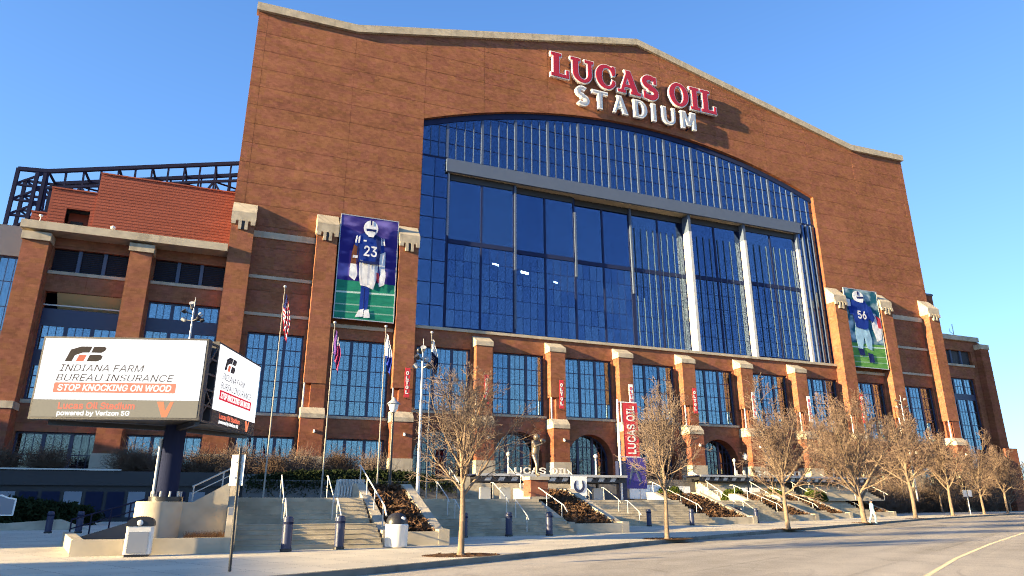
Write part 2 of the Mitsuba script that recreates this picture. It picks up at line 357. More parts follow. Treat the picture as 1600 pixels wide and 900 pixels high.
def pillar(c, h, top, tall):
    t = put('pillar', B(c-h, c+h, YF, YW-.005, 16.5, top-(3.3 if tall else 1.35)), 'brick', stadium)
    # recessed neck, its corner post, wide base
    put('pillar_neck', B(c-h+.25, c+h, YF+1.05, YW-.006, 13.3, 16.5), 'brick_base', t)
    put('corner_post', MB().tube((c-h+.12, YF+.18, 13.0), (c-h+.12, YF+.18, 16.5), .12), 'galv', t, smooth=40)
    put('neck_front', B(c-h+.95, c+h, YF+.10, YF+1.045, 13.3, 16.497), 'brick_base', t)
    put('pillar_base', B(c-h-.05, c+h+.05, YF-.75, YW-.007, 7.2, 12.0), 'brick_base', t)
    put('plinth', B(c-h-.18, c+h+.18, YF-.95, YW-.008, .2, 7.2), 'limestone', t)
    # sloped limestone shoulders
    x0, x1 = c-h-.12, c+h+.12
    pr = Polygon([(YF-.85, 11.95), (YF-.85, 12.5), (YF+.05, 13.35), (YW-.01, 13.35), (YW-.01, 11.95)])
    def along_x(pr, x0, x1):
        m = trimesh.creation.extrude_polygon(pr, x1-x0, engine='earcut'); v = np.array(m.vertices)
        return trimesh.Trimesh(np.stack([x0+v[:, 2], v[:, 0], v[:, 1]], 1), m.faces, process=False)
    put('shoulder', along_x(pr, x0, x1), 'limestone', t)
    if tall: pr = Polygon([(YF-.14, 37.5), (YF-.14, 38.75), (YW-.004, 40.75), (YW-.004, 37.4), (YF, 37.4)])
    else: pr = Polygon([(YF-.12, 23.35), (YF-.12, 24.0), (YW-.004, 25.05), (YW-.004, 23.3), (YF, 23.3)])
    put('capstone', along_x(pr, x0, x1), 'limestone', t)
    if tall:   # carved bracket below the capstone
        m = MB()
        for k, w in ((-.85, .28), (-.28, .20), (.28, .20), (.85, .28)): m.box(c+k*h-w, c+k*h+w, YF-.30, YF+.01, 36.9 if abs(k) > .5 else 36.2, 37.5)
        put('bracket', m, 'limestone', t)
        put('bracket_slot', B(c-.25*h, c+.25*h, YF-.06, YF+.015, 36.3, 37.49), 'louver', t)
        put('shaft_top', B(c-h+.001, c+h-.001, YF+.003, YW-.006, 37.4-.02, 37.42), 'brick', t)
    return t
for c, h in TALL: pillar(c, h, 40.7, True)
for c, h in SMALL: pillar(c, h, 24.65, False)

# great window -----------------------------------------------------
YG, YP = 93.75, 95.1     # fixed glass, sliding panels
YPS = [94.25, 94.9, 95.55, 95.55, 94.9, 94.3]
BX = [26.4, 37.8, 48.9, 60.0, 71.3, 83.5, 96.2]
BZ0, BZ1 = 51.2, 53.4
put('lintel_beam', MB().box(BX[0]-.5, BX[-1]+.6, YW+.15, YW+.55, BZ0, BZ1).box(BX[0]-.5, BX[-1]+.6, YW+.56, 96.0, BZ1-.5, BZ1-.03), 'beam_paint', stadium)
put('beam_soffit', MB().add([(BX[0]-.4, YW+.551, BZ0+.05), (BX[-1]+.5, YW+.551, BZ0+.05), (BX[-1]+.5, 95.5, BZ0+.10), (BX[0]-.4, 95.5, BZ0+.10)], [(0, 1, 2, 3)]), 'soffit_tan', stadium)
prng = np.random.default_rng(12)
def pane(parent, x0, x1, z0, z1, y, tilt=.0, mat='glass'):
    a, b = prng.normal(0, tilt, 2)
    if mat in ('glass', 'glass_low'): mat += ('', '', '_b', '_c')[prng.integers(4)]
    put('pane', MB().quad((x0, y-a, z0), (x1, y+a, z0), (x1, y+a+b, z1), (x0, y-a+b, z1)), mat, parent)
topz = lambda x: np.interp(x, *zip(*arc_pts(WX0, 59.5, WX1, 59.5, 66.9)))
# arch light above the beam: modules of 5.88 m with one heavy and three light fins
aw = put('arch_window', MB().box(WX0, WX1, YG-.02, YG+.22, BZ1+.0, BZ1+.3), 'mullion', stadium)
mx = [WX0+.05] + [26.0+5.86*k for k in range(13)] + [WX1-.05]
for k, (xa, xb) in enumerate(zip(mx[:-1], mx[1:])):
    if xb-xa < .2: continue
    n = max(1, round((xb-xa)/1.465))
    for j in range(n):
        a, b = xa+(xb-xa)*j/n, xa+(xb-xa)*(j+1)/n
        z = min(topz(a), topz(b))-.02
        put('pane', MB().quad((a+.02, YG, BZ1+.3), (b-.02, YG, BZ1+.3), (b-.02, YG, topz(b)-.02), (a+.02, YG, topz(a)-.02)), 'glass', aw)
        if j: put('fin', B(a-.06, a+.06, YG-.16, YG+.05, BZ1+.3, topz(a)-1.4), 'fin', aw)
    if 26 <= xa: put('heavy_fin', B(xa-.20, xa+.20, YG-.24, YG+.06, BZ1+.31, topz(xa)-1.25), 'fin', aw)
m = MB()
for z in (56.3, 59.3, 62.3): 
    c = great.intersection(sbox(WX0, z-.06, WX1, z+.06)); m.extr(c, YG-.05, YG+.04)
put('transom', m, 'mullion', aw)
pts_ = arc_pts(WX0, 59.5, WX1, 59.5, 66.9)
rim = Polygon(pts_ + [(x, z-1.0) for x, z in pts_[::-1]]).intersection(great)
put('arch_rim', MB().extr(rim, YG-.12, YG-.03), 'mullion', aw)
# left and right fixed strips
for x0, x1, nm, nf in ((WX0, BX[0], 'side_window', 0), (BX[-1], WX1, 'side_window', 3)):
    sw = put(nm, MB().box(x0, x0+.18, YG-.1, YG+.2, WZ0, BZ1).box(x1-.18, x1, YG-.1, YG+.2, WZ0, BZ1), 'mullion', stadium)
    zz = np.linspace(WZ0, BZ1+.3, 9)
    for za, zb in zip(zz[:-1], zz[1:]):
        for xa, xb in zip(np.linspace(x0, x1, 3)[:-1], np.linspace(x0, x1, 3)[1:]): pane(sw, xa+.03, xb-.03, za+.03, zb-.03, YG, .0012)
    m = MB()
    for z in zz[1:]: m.box(x0+.18, x1-.18, YG-.06, YG+.1, z-.05, z+.05)
    m.box((x0+x1)/2-.06, (x0+x1)/2+.06, YG-.061, YG+.1, WZ0, BZ1)
    put('transom', m, 'mullion', sw)
    for k in range(1, nf+1): put('fin', B(x0+(x1-x0)*k/(nf+1)-.08, x0+(x1-x0)*k/(nf+1)+.08, YG-.35, YG+.05, WZ0, BZ1), 'fin', sw)
# six sliding glass panels
for k in range(6):
    x0, x1 = BX[k], BX[k+1]; xm = (x0+x1)/2
    right = k >= 3
    yp = YPS[k]
    f = MB().box(x0, x0+.35, yp-.1, yp+.25, WZ0, BZ0).box(x1-.35, x1, yp-.1, yp+.25, WZ0, BZ0).box(xm-.16, xm+.16, yp-.12, yp+.25, WZ0, BZ0)
    put('track_box', B(x0+.36, x1-.36, yp-.16, yp-.02, BZ0-1.0, BZ0+.09), 'louver', stadium)
    f.box(x0+.351, x1-.351, yp-.09, yp+.24, WZ0, WZ0+.6).box(x0+.351, x1-.351, yp-.09, yp+.24, BZ0-1.0, BZ0-.2).box(x0+.351, x1-.351, yp-.14, yp+.24, 39.6, 40.3)
    wp = put('sliding_window', f, 'mullion', stadium)
    zl = np.linspace(WZ0+.6, 39.6, 6)
    for h0, h1 in ((x0+.35, xm-.16), (xm+.16, x1-.35)):
        xs = np.linspace(h0, h1, 5)
        for xa, xb in zip(xs[:-1], xs[1:]):
            for za, zb in zip(zl[:-1], zl[1:]): pane(wp, xa+.02, xb-.02, za+.02, zb-.02, yp, .0012)
        pane(wp, h0, h1, 40.3, BZ0-1.0, yp, .002)
        m = MB()
        for z in zl[1:-1]: m.box(h0, h1, yp-.02, yp+.05, z-.04, z+.04)
        for x in xs[1:-1]: m.box(x-.03, x+.03, yp-.022, yp+.05, WZ0+.6, 39.6)
        put('muntin', m, 'mullion', wp)
        if right:
            for x in np.linspace(h0, h1, 5)[:-1]+.5: put('fin', B(x-.04, x+.04, yp-.16, yp-.03, WZ0+.7, 47.8), 'window_fin', wp)
for k in range(7):
    x = BX[k]; z0 = WZ0 if k >= 4 else (40.6 if k < 3 else 36.0)
    put('column', B(x-(.27 if k >= 4 else .17), x+(.27 if k >= 4 else .17), (YW+.6) if k >= 4 else [93.6, 94.0, 94.6, 95.1][k], [94.1, 94.2, 94.8, 95.43, 95.43, 94.79, 94.19][k], WZ0+.02 if k >= 4 else [40.6, 27, 37.0, 35.5][k], (48.0 if k >= 4 else BZ0) if k != 2 else 48.5), 'pale_steel' if k >= 4 else 'beam_paint', stadium)
for k in (4, 5, 6): put('column_head', B(BX[k]-.26, BX[k]+.26, YW+.62, [0, 0, 0, 0, 95.43, 94.79, 94.19][k], 48.002, BZ0), 'beam_paint', stadium)
# the hall behind the glass
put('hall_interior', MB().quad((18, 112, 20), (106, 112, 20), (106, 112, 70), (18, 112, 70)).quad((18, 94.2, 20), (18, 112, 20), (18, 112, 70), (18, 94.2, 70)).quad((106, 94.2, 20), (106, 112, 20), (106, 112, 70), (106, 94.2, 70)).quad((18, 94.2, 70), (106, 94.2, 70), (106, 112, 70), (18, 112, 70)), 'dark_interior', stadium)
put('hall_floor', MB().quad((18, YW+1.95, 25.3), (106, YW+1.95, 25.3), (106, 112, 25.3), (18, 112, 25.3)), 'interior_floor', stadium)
for (x, z, s) in ((38.9, 41.6, .9), (44.4, 40.8, 1.1), (50.4, 39.7, .7)):
    put('ceiling_lamp', MB().quad((x-.7*s, 106, z-.22*s), (x+.7*s, 106.2, z-.3*s), (x+.7*s, 106.2, z+.12*s), (x-.7*s, 106, z+.2*s)), 'white_paint', stadium, emitter={'type': 'area', 'radiance': rgb(9*s/2**exposure*2, 10*s/2**exposure*2, 9*s/2**exposure*2)})

# bay windows: three sashes with muntins
def sash_window(parent, x0, x1, z0, z1, y, ns=3, nx=3, rows=4, mat='glass_low', poly=None, frame='navy'):
    wd = (x1-x0)/ns; f = MB()
    for k in range(ns+1):
        x = x0+wd*k; f.box(max(x0, x-.20), min(x1, x+.20), y-.12, y+.12, z0, z1)
    f.box(x0+.201, x1-.201, y-.11, y+.11, z0, z0+.2).box(x0+.201, x1-.201, y-.11, y+.11, z1-.2, z1)
    if poly is not None:
        c = MB(); 
        fp = unary_union([sbox(max(x0, x0+wd*k-.2), z0, min(x1, x0+wd*k+.2), z1) for k in range(ns+1)]).intersection(poly); f = MB().extr(fp, y-.12, y+.12)
        f.extr(poly.difference(poly.buffer(-.22)), y-.13, y+.13)
    w = put('window', f, frame, parent)
    for k in range(ns):
        a, b = x0+wd*k+.19, x0+wd*(k+1)-.19
        if poly is None: pane(w, a, b, z0+.19, z1-.19, y+.03, .004, mat)
        else:
            g = poly.intersection(sbox(a, z0, b, z1))
            if not g.is_empty:
                mm = MB().extr(g, y+.03, y+.031); me = mm.get(); keep = np.abs(me.face_normals[:, 1]) > .9; me.update_faces(keep); c0 = me.triangles_center[:, 1]; me.update_faces(c0 < y+.0305)
                put('pane', me, mat, w)
        m = MB()
        for j in range(1, nx): m.box(a+(b-a)*j/nx-.04, a+(b-a)*j/nx+.04, y-.015, y+.028, z0+.2, z1-.2)
        for j in range(1, rows): m.box(a, b, y-.016, y+.027, z0+(z1-z0)*j/rows-.06, z0+(z1-z0)*j/rows+.06)
        if poly is None: put('muntin', m, frame, w)
        else:
            s2 = [LineString([(a+(b-a)*j/nx, z0), (a+(b-a)*j/nx, z1)]).buffer(.045, cap_style=2) for j in range(1, nx)] + [LineString([(a, z0+(z1-z0)*j/rows), (b, z0+(z1-z0)*j/rows)]).buffer(.05, cap_style=2) for j in range(1, rows)]
            g = unary_union(s2).intersection(poly.buffer(-.2))
            if not g.is_empty: put('muntin', MB().extr(g, y-.05, y+.02), frame, w)
    return w
for i, (a, b, up, lo, arch, xm) in enumerate(bay_info):
    w = sash_window(stadium, up[0], up[1], up[2], up[3], YW+.55, 3, 3, 5 if lo else 4)
    if lo: sash_window(stadium, lo[0], lo[1], lo[2], lo[3], YW+.55, 3, 3, 2)
    else:
        sash_window(stadium, xm-3.75, xm+3.75, 4.3, 11.5, YW+1.9, 3, 3, 4, 'glass_lit', arch)
        rv = arch.buffer(.45, join_style=2).difference(arch.buffer(.001)).intersection(sbox(0, 4.3, 200, 20))
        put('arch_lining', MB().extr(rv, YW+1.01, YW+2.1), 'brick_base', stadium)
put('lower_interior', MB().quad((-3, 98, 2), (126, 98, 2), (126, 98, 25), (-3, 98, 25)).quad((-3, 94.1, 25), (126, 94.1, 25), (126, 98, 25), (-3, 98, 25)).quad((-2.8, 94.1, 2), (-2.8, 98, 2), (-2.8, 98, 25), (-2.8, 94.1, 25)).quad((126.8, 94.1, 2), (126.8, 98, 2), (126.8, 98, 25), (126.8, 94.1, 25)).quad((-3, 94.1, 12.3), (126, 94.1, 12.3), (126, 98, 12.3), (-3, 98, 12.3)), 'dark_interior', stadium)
# wall lamps on the pillar bases
for c, h in TALL+SMALL:
    put('wall_lamp', MB().ball((c+.35, YF-1.0, 10.2), .15, sub=1).box(c+.25, c+.45, YF-.9, YF-.72, 10.1, 10.5), 'white_paint', stadium)

# ------------------------------------------------------------------ wings, roof gear
wing = thing('stadium_wing', 'lower left brick wing of the stadium behind the billboard', 'building')
LP = [(-24.8, 1.35), (-13.6, 1.25)]
wx0 = -26.2
wops = []
for a, b in ((-23.45, -14.85), (-12.35, -3.8)):
    wops.append((a+.2, b-.1, 28.5, 31.4)); 
wopsA = [(-23.25, -14.95, 13.0, 25.9), (-12.15, -3.9, 13.0, 25.9), (-23.25, -14.95, 4.4, 9.4), (-12.15, -3.9, 4.4, 9.4)]
wface = sbox(wx0, .1, -3.82, 33.2).difference(unary_union([sbox(a, z0, b, z1) for a, b, z0, z1 in wops+wopsA]))
put('wall_core', MB().extr(wface, YW+.05, YW+1.0), 'brick_base', wing)
for za, zb in zip(VZ[:12], VZ[1:12]):
    for xa, xb in ((wx0, -19.2), (-19.2, -13.6), (-13.6, -8), (-8, -3.82)):
        g = wface.intersection(sbox(xa+.03, za+.03, xb-.03, zb-.03))
        
        for q in getattr(g, 'geoms', [g]):
            if q.geom_type == 'Polygon' and q.area > .05: put('brick_panel', MB().extr(q, YW-jrng.uniform(-.005, .01), YW+.06), 'brick', wing)
put('coping', B(wx0-.3, -3.83, YF-.75, YW+1.2, 32.75, 33.75), 'limestone', wing)
put('roof', B(wx0, -3.83, YW+1.0, 124, 32.6, 32.9), 'slate', wing)
put('side_wall', B(wx0, wx0+.6, YW+1.001, 124, .1, 32.6), 'brick', wing)
for c, h in LP:
    t = put('pillar', B(c-h, c+h, YF, YW-.005, 12.4, 31.5), 'brick', wing)
    put('capstone', MB().box(c-h-.15, c+h+.15, YF-.3, YW-.006, 31.5, 32.5), 'limestone', t)
    put('pillar_base', B(c-h-.05, c+h+.05, YF-.75, YW-.007, 7.0, 11.6), 'brick_base', t)
    put('plinth', B(c-h-.18, c+h+.18, YF-.95, YW-.008, .2, 7.0), 'limestone', t)
    put('shoulder', B(c-h-.12, c+h+.12, YF-.85, YW-.009, 11.6, 12.4), 'limestone', t)
for a, b, z0, z1 in wops:
    lv = put('louvre_window', MB().box(a, b, YW+.62, YW+.7, z0, z1), 'louver', wing)
    for x in (a+(b-a)*.335, a+(b-a)*.665): put('louvre_post', B(x-.2, x+.2, YW+.35, YW+.61, z0, z1), 'beam_paint', lv)
    s = MB()
    for z in np.arange(z0+.15, z1, .24): s.add([(a, YW+.45, z), (b, YW+.45, z), (b, YW+.6, z+.14), (a, YW+.6, z+.14)], [(0, 1, 2, 3)])
    put('louvre_blade', s, 'dark_steel', lv, kind='stuff')
    put('stone_band', B(a-.15, b+.05, YW-.18, YW+.03, 28.05, 28.45), 'limestone', wing)
    put('stone_band', B(a-.15, b+.05, YW-.12, YW+.03, 12.55, 12.98), 'limestone', wing)
# first bay: open soffit over a dark spandrel, then glass
a, b = -23.25, -14.95
put('soffit_panel', MB().add([(a+1.2, YW+.15, 25.85), (b, YW+.15, 25.85), (b, YW+1.9, 23.9), (a+1.2, YW+1.9, 23.9)], [(0, 1, 2, 3)]), 'tan_soffit', wing)
put('soffit_rail', MB().box(a, b, YW+.4, YW+.55, 24.25, 24.4), 'pale_steel', wing)
put('spandrel', B(a, b, YW+.5, YW+.9, 22.0, 23.9), 'navy', wing)
sash_window(wing, a, b, 18.7, 22.0, YW+.6, 3, 3, 2); put('spandrel', B(a, b, YW+.48, YW+.8, 17.2, 18.7), 'navy', wing)
sash_window(wing, a, b, 13.0, 17.2, YW+.6, 3, 3, 3); sash_window(wing, a, b, 4.4, 9.4, YW+.6, 3, 3, 2, 'glass_lit')
a, b = -12.15, -3.9
sash_window(wing, a, b, 23.6, 25.9, YW+.6, 3, 3, 1); put('spandrel', B(a, b, YW+.48, YW+.8, 22.3, 23.6), 'navy', wing)
sash_window(wing, a, b, 18.7, 22.3, YW+.6, 3, 3, 2); put('spandrel', B(a, b, YW+.48, YW+.8, 17.2, 18.7), 'navy', wing)
sash_window(wing, a, b, 13.0, 17.2, YW+.6, 3, 3, 3); sash_window(wing, a, b, 4.4, 9.4, YW+.6, 3, 3, 2)
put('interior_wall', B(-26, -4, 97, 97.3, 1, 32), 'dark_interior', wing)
# penthouse clad in ribbed red metal
ph = thing('penthouse', 'ribbed red metal rooftop enclosure stepping up behind the left coping', 'rooftop enclosure')
for (x0, x1, z1, y0) in ((-20.7, -3.95, 43.7, 97.0), (-25.9, -20.72, 40.8, 97.2), (-27.6, -25.92, 37.2, 97.4)):
    hole = sbox(-23.9, 33, -21.2, 38.3) if z1 == 40.8 else None
    g = sbox(x0, 32.9, x1, z1)
    g = g.difference(hole) if hole is not None else g
    s = put('siding_wall', MB().extr(g, y0, y0+.3), 'siding', ph)
    m = MB()
    for z in np.arange(33.4, z1-.1, .42):
        for gg in getattr(g.intersection(sbox(x0, z, x1, z+.2)), 'geoms', [g.intersection(sbox(x0, z, x1, z+.2))]):
            if gg.is_empty: continue
            q = gg.bounds; m.box(q[0], q[2], y0-.05, y0-.001, q[1], q[3])
    put('siding_rib', m, 'siding', s, kind='stuff')
    put('siding_cap', B(x0-.05, x1+.0, y0-.2, y0+.4, z1, z1+.18), 'sign_red' if 0 else 'siding', s)
    put('roof_deck', B(x0, x1, y0+.31, 118, z1-.4, z1-.1), 'slate', ph)
    put('end_wall', B(x0, x0+.2, y0+.31, 118, 32.9, z1-.4), 'siding', ph)
put('recess_wall', B(-23.95, -21.15, 99.2, 99.4, 32.9, 38.4), 'siding', ph); put('louvre', B(-23.6, -22.2, 99.0, 99.19, 34.8, 37.2), 'louver', ph)
for x, z, r in ((-17.6, 35.0, .3), (-17.7, 34.3, .2), (-7.9, 34.2, .25), (-10.8, 34.3, .25), (-25.5, 35.4, .22), (-20.9, 34.3, .2)):
    t = thing('roof_camera', 'small white rooftop fitting on the left coping, %s' % {-17.6: 'uppermost of a stacked pair', -17.7: 'lower of a stacked pair', -7.9: 'rightmost one', -10.8: 'second from the right', -25.5: 'leftmost one', -20.9: 'right of the dark louvre opening'}[x], 'rooftop fitting')
    put('stem', MB().tube((x, 93.6, 33.7), (x, 93.6, z), .06), 'galv', t); put('head', MB().ball((x, 93.6, z+.1), r, (1, 1.2, .8)), 'white_paint', t)
# roof truss
tr = thing('roof_truss', 'dark blue steel roof truss with corner tower above the left wing', 'truss')
yt = 122
def tru(i, m): put(i, m, 'dark_steel', tr)
t0, t1 = np.array([-33.6, yt, 53.6]), np.array([-3.9, yt, 60.9])
b0, b1 = np.array([-33.6, yt, 50.6]), np.array([-3.9, yt, 57.4])
for off in (0, 5.0):
    o = np.array([0, off, 0]); tru('chord', MB().bar(t0+o, t1+o, .6)); tru('chord', MB().bar(b0+o, b1+o, .42))
    low0, low1 = np.array([-33.2, yt, 46.0]), np.array([-3.9, yt, 53.0])
    n = 6
    for k in range(n+1):
        u = k/n; tp, bt, lw = t0+(t1-t0)*u+o, b0+(b1-b0)*u+o, low0+(low1-low0)*u+o
        tru('truss_post', MB().bar(tp, lw, .28))
        if k < n:
            v = (k+.5)/n; md = low0+(low1-low0)*v+o
            tru('diagonal', MB().bar(bt, md, .34)); tru('diagonal', MB().bar(b0+(b1-b0)*((k+1)/n)+o, md, .34)); tru('diagonal', MB().bar(t0+(t1-t0)*v+o, md, .3))
        if off == 0: tru('cross_tie', MB().bar(tp, tp+[0, 5, 0], .3)); tru('cross_tie', MB().bar(bt, (b0+(b1-b0)*min(1, u+1/n))+[0, 5, 0], .25))
    tru('chord', MB().bar(low0+o, low1+o, .28))
tx0, tx1 = -37.7, -33.9
for x in (tx0, -35.0, tx1):
    for o in (0, 4.5): tru('tower_leg', MB().bar((x, yt+o, 40), (x, yt+o, 53.4), .5))
for z in np.arange(40, 54, 2.65):
    tru('tower_tie', MB().bar((tx0, yt, z), (tx1, yt, z), .35)); tru('tower_tie', MB().bar((tx0, yt+4.5, z), (tx1, yt+4.5, z), .35))
    if z < 52: tru('diagonal', MB().bar((tx0, yt, z), (tx1, yt, z+2.65), .3)); tru('diagonal', MB().bar((tx1, yt+4.5, z), (tx0, yt+4.5, z+2.65), .3))
tru('tower_tie', MB().bar((tx0, yt, 53.3), (-33.6, yt, 53.6), .6))
# set-back slate coloured block at the far left
sb = thing('side_block', 'dark slate clad block with blue windows at the left picture edge', 'building')
put('wall', MB().box(-46, -27.9, 100, 118, .1, 22).box(-46, -27.9, 100.002, 118, 31.9, 36.0), 'slate', sb)
put('core', B(-46, -27.9, 101, 118, 22, 31.9), 'slate', sb)
sash_window(sb, -45, -28, 22, 31.9, 100.5, 6, 3, 3)
# right wing
rw = thing('stadium_wing', 'lower right brick wing of the stadium at the far right end', 'building')
rface = sbox(127.95, .1, 144, 33.9).difference(unary_union([sbox(132.3, 28.9, 140.6, 31.8), sbox(131.6, 6, 140.2, 26.0)]))
put('wall_core', MB().extr(rface, YW+2.0, YW+3), 'brick_base', rw)
for za, zb in zip(VZ[:12], VZ[1:12]):
    g = rface.intersection(sbox(128, za+.03, 144, zb-.03))
    
    for q in getattr(g, 'geoms', [g]):
        if q.geom_type == 'Polygon' and q.area > .05: put('brick_panel', MB().extr(q, YW+1.95, YW+2.03), 'brick', rw)
put('coping', B(127.95, 143.2, YW+1.4, YW+3, 33.9, 34.9), 'limestone', rw)
lv = put('louvre_window', B(132.3, 140.6, YW+2.5, YW+2.6, 28.9, 31.8), 'louver', rw)
for x in (134.9, 137.8): put('louvre_post', B(x-.2, x+.2, YW+2.2, YW+2.49, 28.9, 31.8), 'beam_paint', lv)
put('stone_band', B(132.0, 140.8, YW+1.7, YW+2.0, 28.4, 28.85), 'limestone', rw)
sash_window(rw, 131.6, 140.2, 22.6, 26, YW+2.5, 3, 3, 2); put('spandrel', B(131.6, 140.2, YW+2.4, YW+2.8, 21.8, 22.6), 'navy', rw)
sash_window(rw, 131.6, 140.2, 6, 21.8, YW+2.5, 3, 3, 6)
t = put('pillar', B(141.9, 144.3, YW+.6, YW+1.9, 12, 32.2), 'brick_base', rw); put('capstone', B(141.8, 144.4, YW+.4, YW+1.9, 32.2, 33.2), 'limestone', t); put('pillar_base', B(141.7, 145.2, YW-.3, YW+1.9, .2, 12), 'brick_base', t)
put('side_wall', B(143.4, 144, YW+3, 124, .1, 33.8), 'brick', rw); put('roof', B(127.95, 144, YW+3, 124, 33.5, 33.8), 'slate', rw)
put('stair_block', B(127.9, 131.0, YW+1.0, 118, .1, 42.6), 'brick_base', rw); put('stair_cap', B(127.88, 131.15, YW+.85, 118.2, 42.6, 43.0), 'slate', rw)
t = thing('antenna', 'thin rooftop antenna on the right wing', 'antenna')
put('mast', MB().tube((138.2, 96, 34.8), (138.2, 96, 37.8), .07), 'galv', t); put('arm', MB().bar((137.2, 96, 36.0), (138.2, 96, 35.6), .08).bar((137.2, 96, 36), (137.2, 96, 36.7), .07), 'galv', t)

# ------------------------------------------------------------------ the wall sign in slab letters
def el(cx, cz, a, b, n=48): return Polygon([(cx+a*math.cos(t), cz+b*math.sin(t)) for t in np.linspace(0, 2*math.pi, n, endpoint=False)])
def stroke(pts, w): return LineString(pts).buffer(w/2, cap_style=2, join_style=2)
R_ = lambda x0, z0, x1, z1: sbox(x0, z0, x1, z1)
def glyph(ch, s=.22, slab=True):
    k = .13
    if ch == 'L': g = [R_(.1, 0, .1+s, 1), R_(0, 0, .74, k+.01), R_(.74-.12, 0, .74, .34)] + ([R_(0, 1-k, .1+s+.1, 1)] if slab else []); w = .74
    elif ch == 'I': g = [R_(.1, 0, .1+s, 1)] + ([R_(0, 0, .2+s, k), R_(0, 1-k, .2+s, 1)] if slab else []); w = .2+s
    elif ch == 'U':
        o = unary_union([R_(.08, .36, .9, 1), el(.49, .37, .41, .37)]); i = unary_union([R_(.08+s, .38, .9-s*.72, 1.2), el((.08+s+.9-s*.72)/2, .40, (.9-s*.72-.08-s)/2, .25)])
        g = [o.difference(i)] + ([R_(0, 1-k, .4, 1), R_(.6, 1-k, .98, 1)] if slab else []); w = .98
    elif ch == 'O': g = [el(.46, .5, .46, .52).difference(el(.46, .5, .46-s*1.02, .38))]; w = .92
    elif ch == 'C':
        g0 = el(.46, .5, .46, .52).difference(el(.50, .5, .46-s*.95, .385)).difference(Polygon([(.52, .5), (1.2, .78), (1.2, .22)])).difference(R_(.86, .0, 1.2, 1))
        g = [g0] + ([R_(.72, .66, .86, 1.0)] if slab else []); w = .86
    elif ch == 'S':
        t = np.linspace(0, 1, 60); p = []
        for a in np.linspace(.25*math.pi, 1.5*math.pi, 26): p.append((.36+.25*math.cos(a), .735+.195*math.sin(a)))
        for a in np.linspace(.5*math.pi, -.8*math.pi, 26): p.append((.36+.27*math.cos(a), .265+.20*math.sin(a)))
        g = [LineString(p).buffer(s*.46, cap_style=2)] + ([R_(.53, .68, .66, 1.0), R_(.05, 0, .18, .32)] if slab else []); w = .72
    elif ch == 'A':
        g = [Polygon([(.10, 0), (.24, 0), (.50, .78), (.44, 1.0)]), Polygon([(.36, 1), (.60, 1), (.96, 0), (.96-s*1.15, 0)]), R_(.28, .26, .72, .26+k)]
        if slab: g += [R_(0, 0, .36, k), R_(.58, 0, 1.04, k)]
        w = 1.04
    elif ch == 'T': g = [R_(.45-s/2, 0, .45+s/2, 1), R_(0, 1-s*.75, .9, 1)] + ([R_(.27, 0, .63, k), R_(0, .66, .12, 1), R_(.78, .66, .9, 1)] if slab else []); w = .9
    elif ch == 'D':
        o = unary_union([R_(.08, 0, .46, 1), el(.44, .5, .44, .5).intersection(R_(.44, 0, 1, 1))]); i = unary_union([R_(.08+s, k+.02, .46, 1-k-.02), el(.44, .5, .44-s, .5-k-.02).intersection(R_(.44, 0, 1, 1))])
        g = [o.difference(i)] + ([R_(0, 0, .3, k), R_(0, 1-k, .3, 1)] if slab else []); w = .88
    elif ch == 'M':
        g = [R_(.08, 0, .08+s*.9, 1), R_(1.02-s*.9, 0, 1.02, 1), Polygon([(.08, 1), (.08+s*1.2, 1), (.55+s*.4, .18), (.55-s*.4, .18)]), Polygon([(1.02-s*1.2, 1), (1.02, 1), (.55+s*.4, .18), (.55-s*.4, .18)])]
        if slab: g += [R_(0, 0, .36, k), R_(.74, 0, 1.1, k), R_(0, 1-k, .26, 1), R_(.84, 1-k, 1.1, 1)]
        w = 1.1
    return unary_union([q.buffer(0) for q in g]), w
def slab_text(txt, x0, x1, z0, h, gap, space=.45, **kw):
    gl = [(c, *glyph(c, **kw)) if c != ' ' else (c, None, space) for c in txt]
    tot = sum(w for _, _, w in gl)+gap*(len(txt)-1); sx = (x1-x0)/tot; x = 0; out = []
    for c, g, w in gl:
        if g is not None: out.append((c, affinity.affine_transform(g, [sx, 0, 0, h, x0+x*sx, z0])))
        x += w+gap
    return out
ws = thing('wall_sign', 'giant red and white slab letters reading LUCAS OIL STADIUM high on the brick wall', 'sign')
for c, g in slab_text('LUCAS OIL', 43.7, 78.5, 72.35, 4.85, .09, .36, s=.24):
    t = put('letter', MB().extr(g.buffer(.13, join_style=2), 91.98, 92.45), 'white_paint', ws)
    put('letter_face', MB().extr(g.buffer(-.03), 91.88, 91.978), 'red_face', t)
    bx = g.bounds; put('bracket', MB().box((bx[0]+bx[2])/2-.1, (bx[0]+bx[2])/2+.1, 92.4, YW, 72.45, 72.65).box(bx[0]+.3, bx[0]+.5, 92.4, YW, 76.2, 76.4), 'dark_steel', t)
for c, g in slab_text('STADIUM', 48.4, 73.7, 67.9, 3.6, .20, .4, s=.25, slab=False):
    t = put('letter', MB().extr(g.buffer(.05, join_style=2), 91.95, 92.4), 'white_paint', ws)
    put('letter_face', MB().extr(g.buffer(-.20), 91.90, 91.948), 'silver', t)
    bx = g.bounds; put('bracket', MB().box((bx[0]+bx[2])/2-.1, (bx[0]+bx[2])/2+.1, 92.3, YW, 68.0, 68.2), 'dark_steel', t)

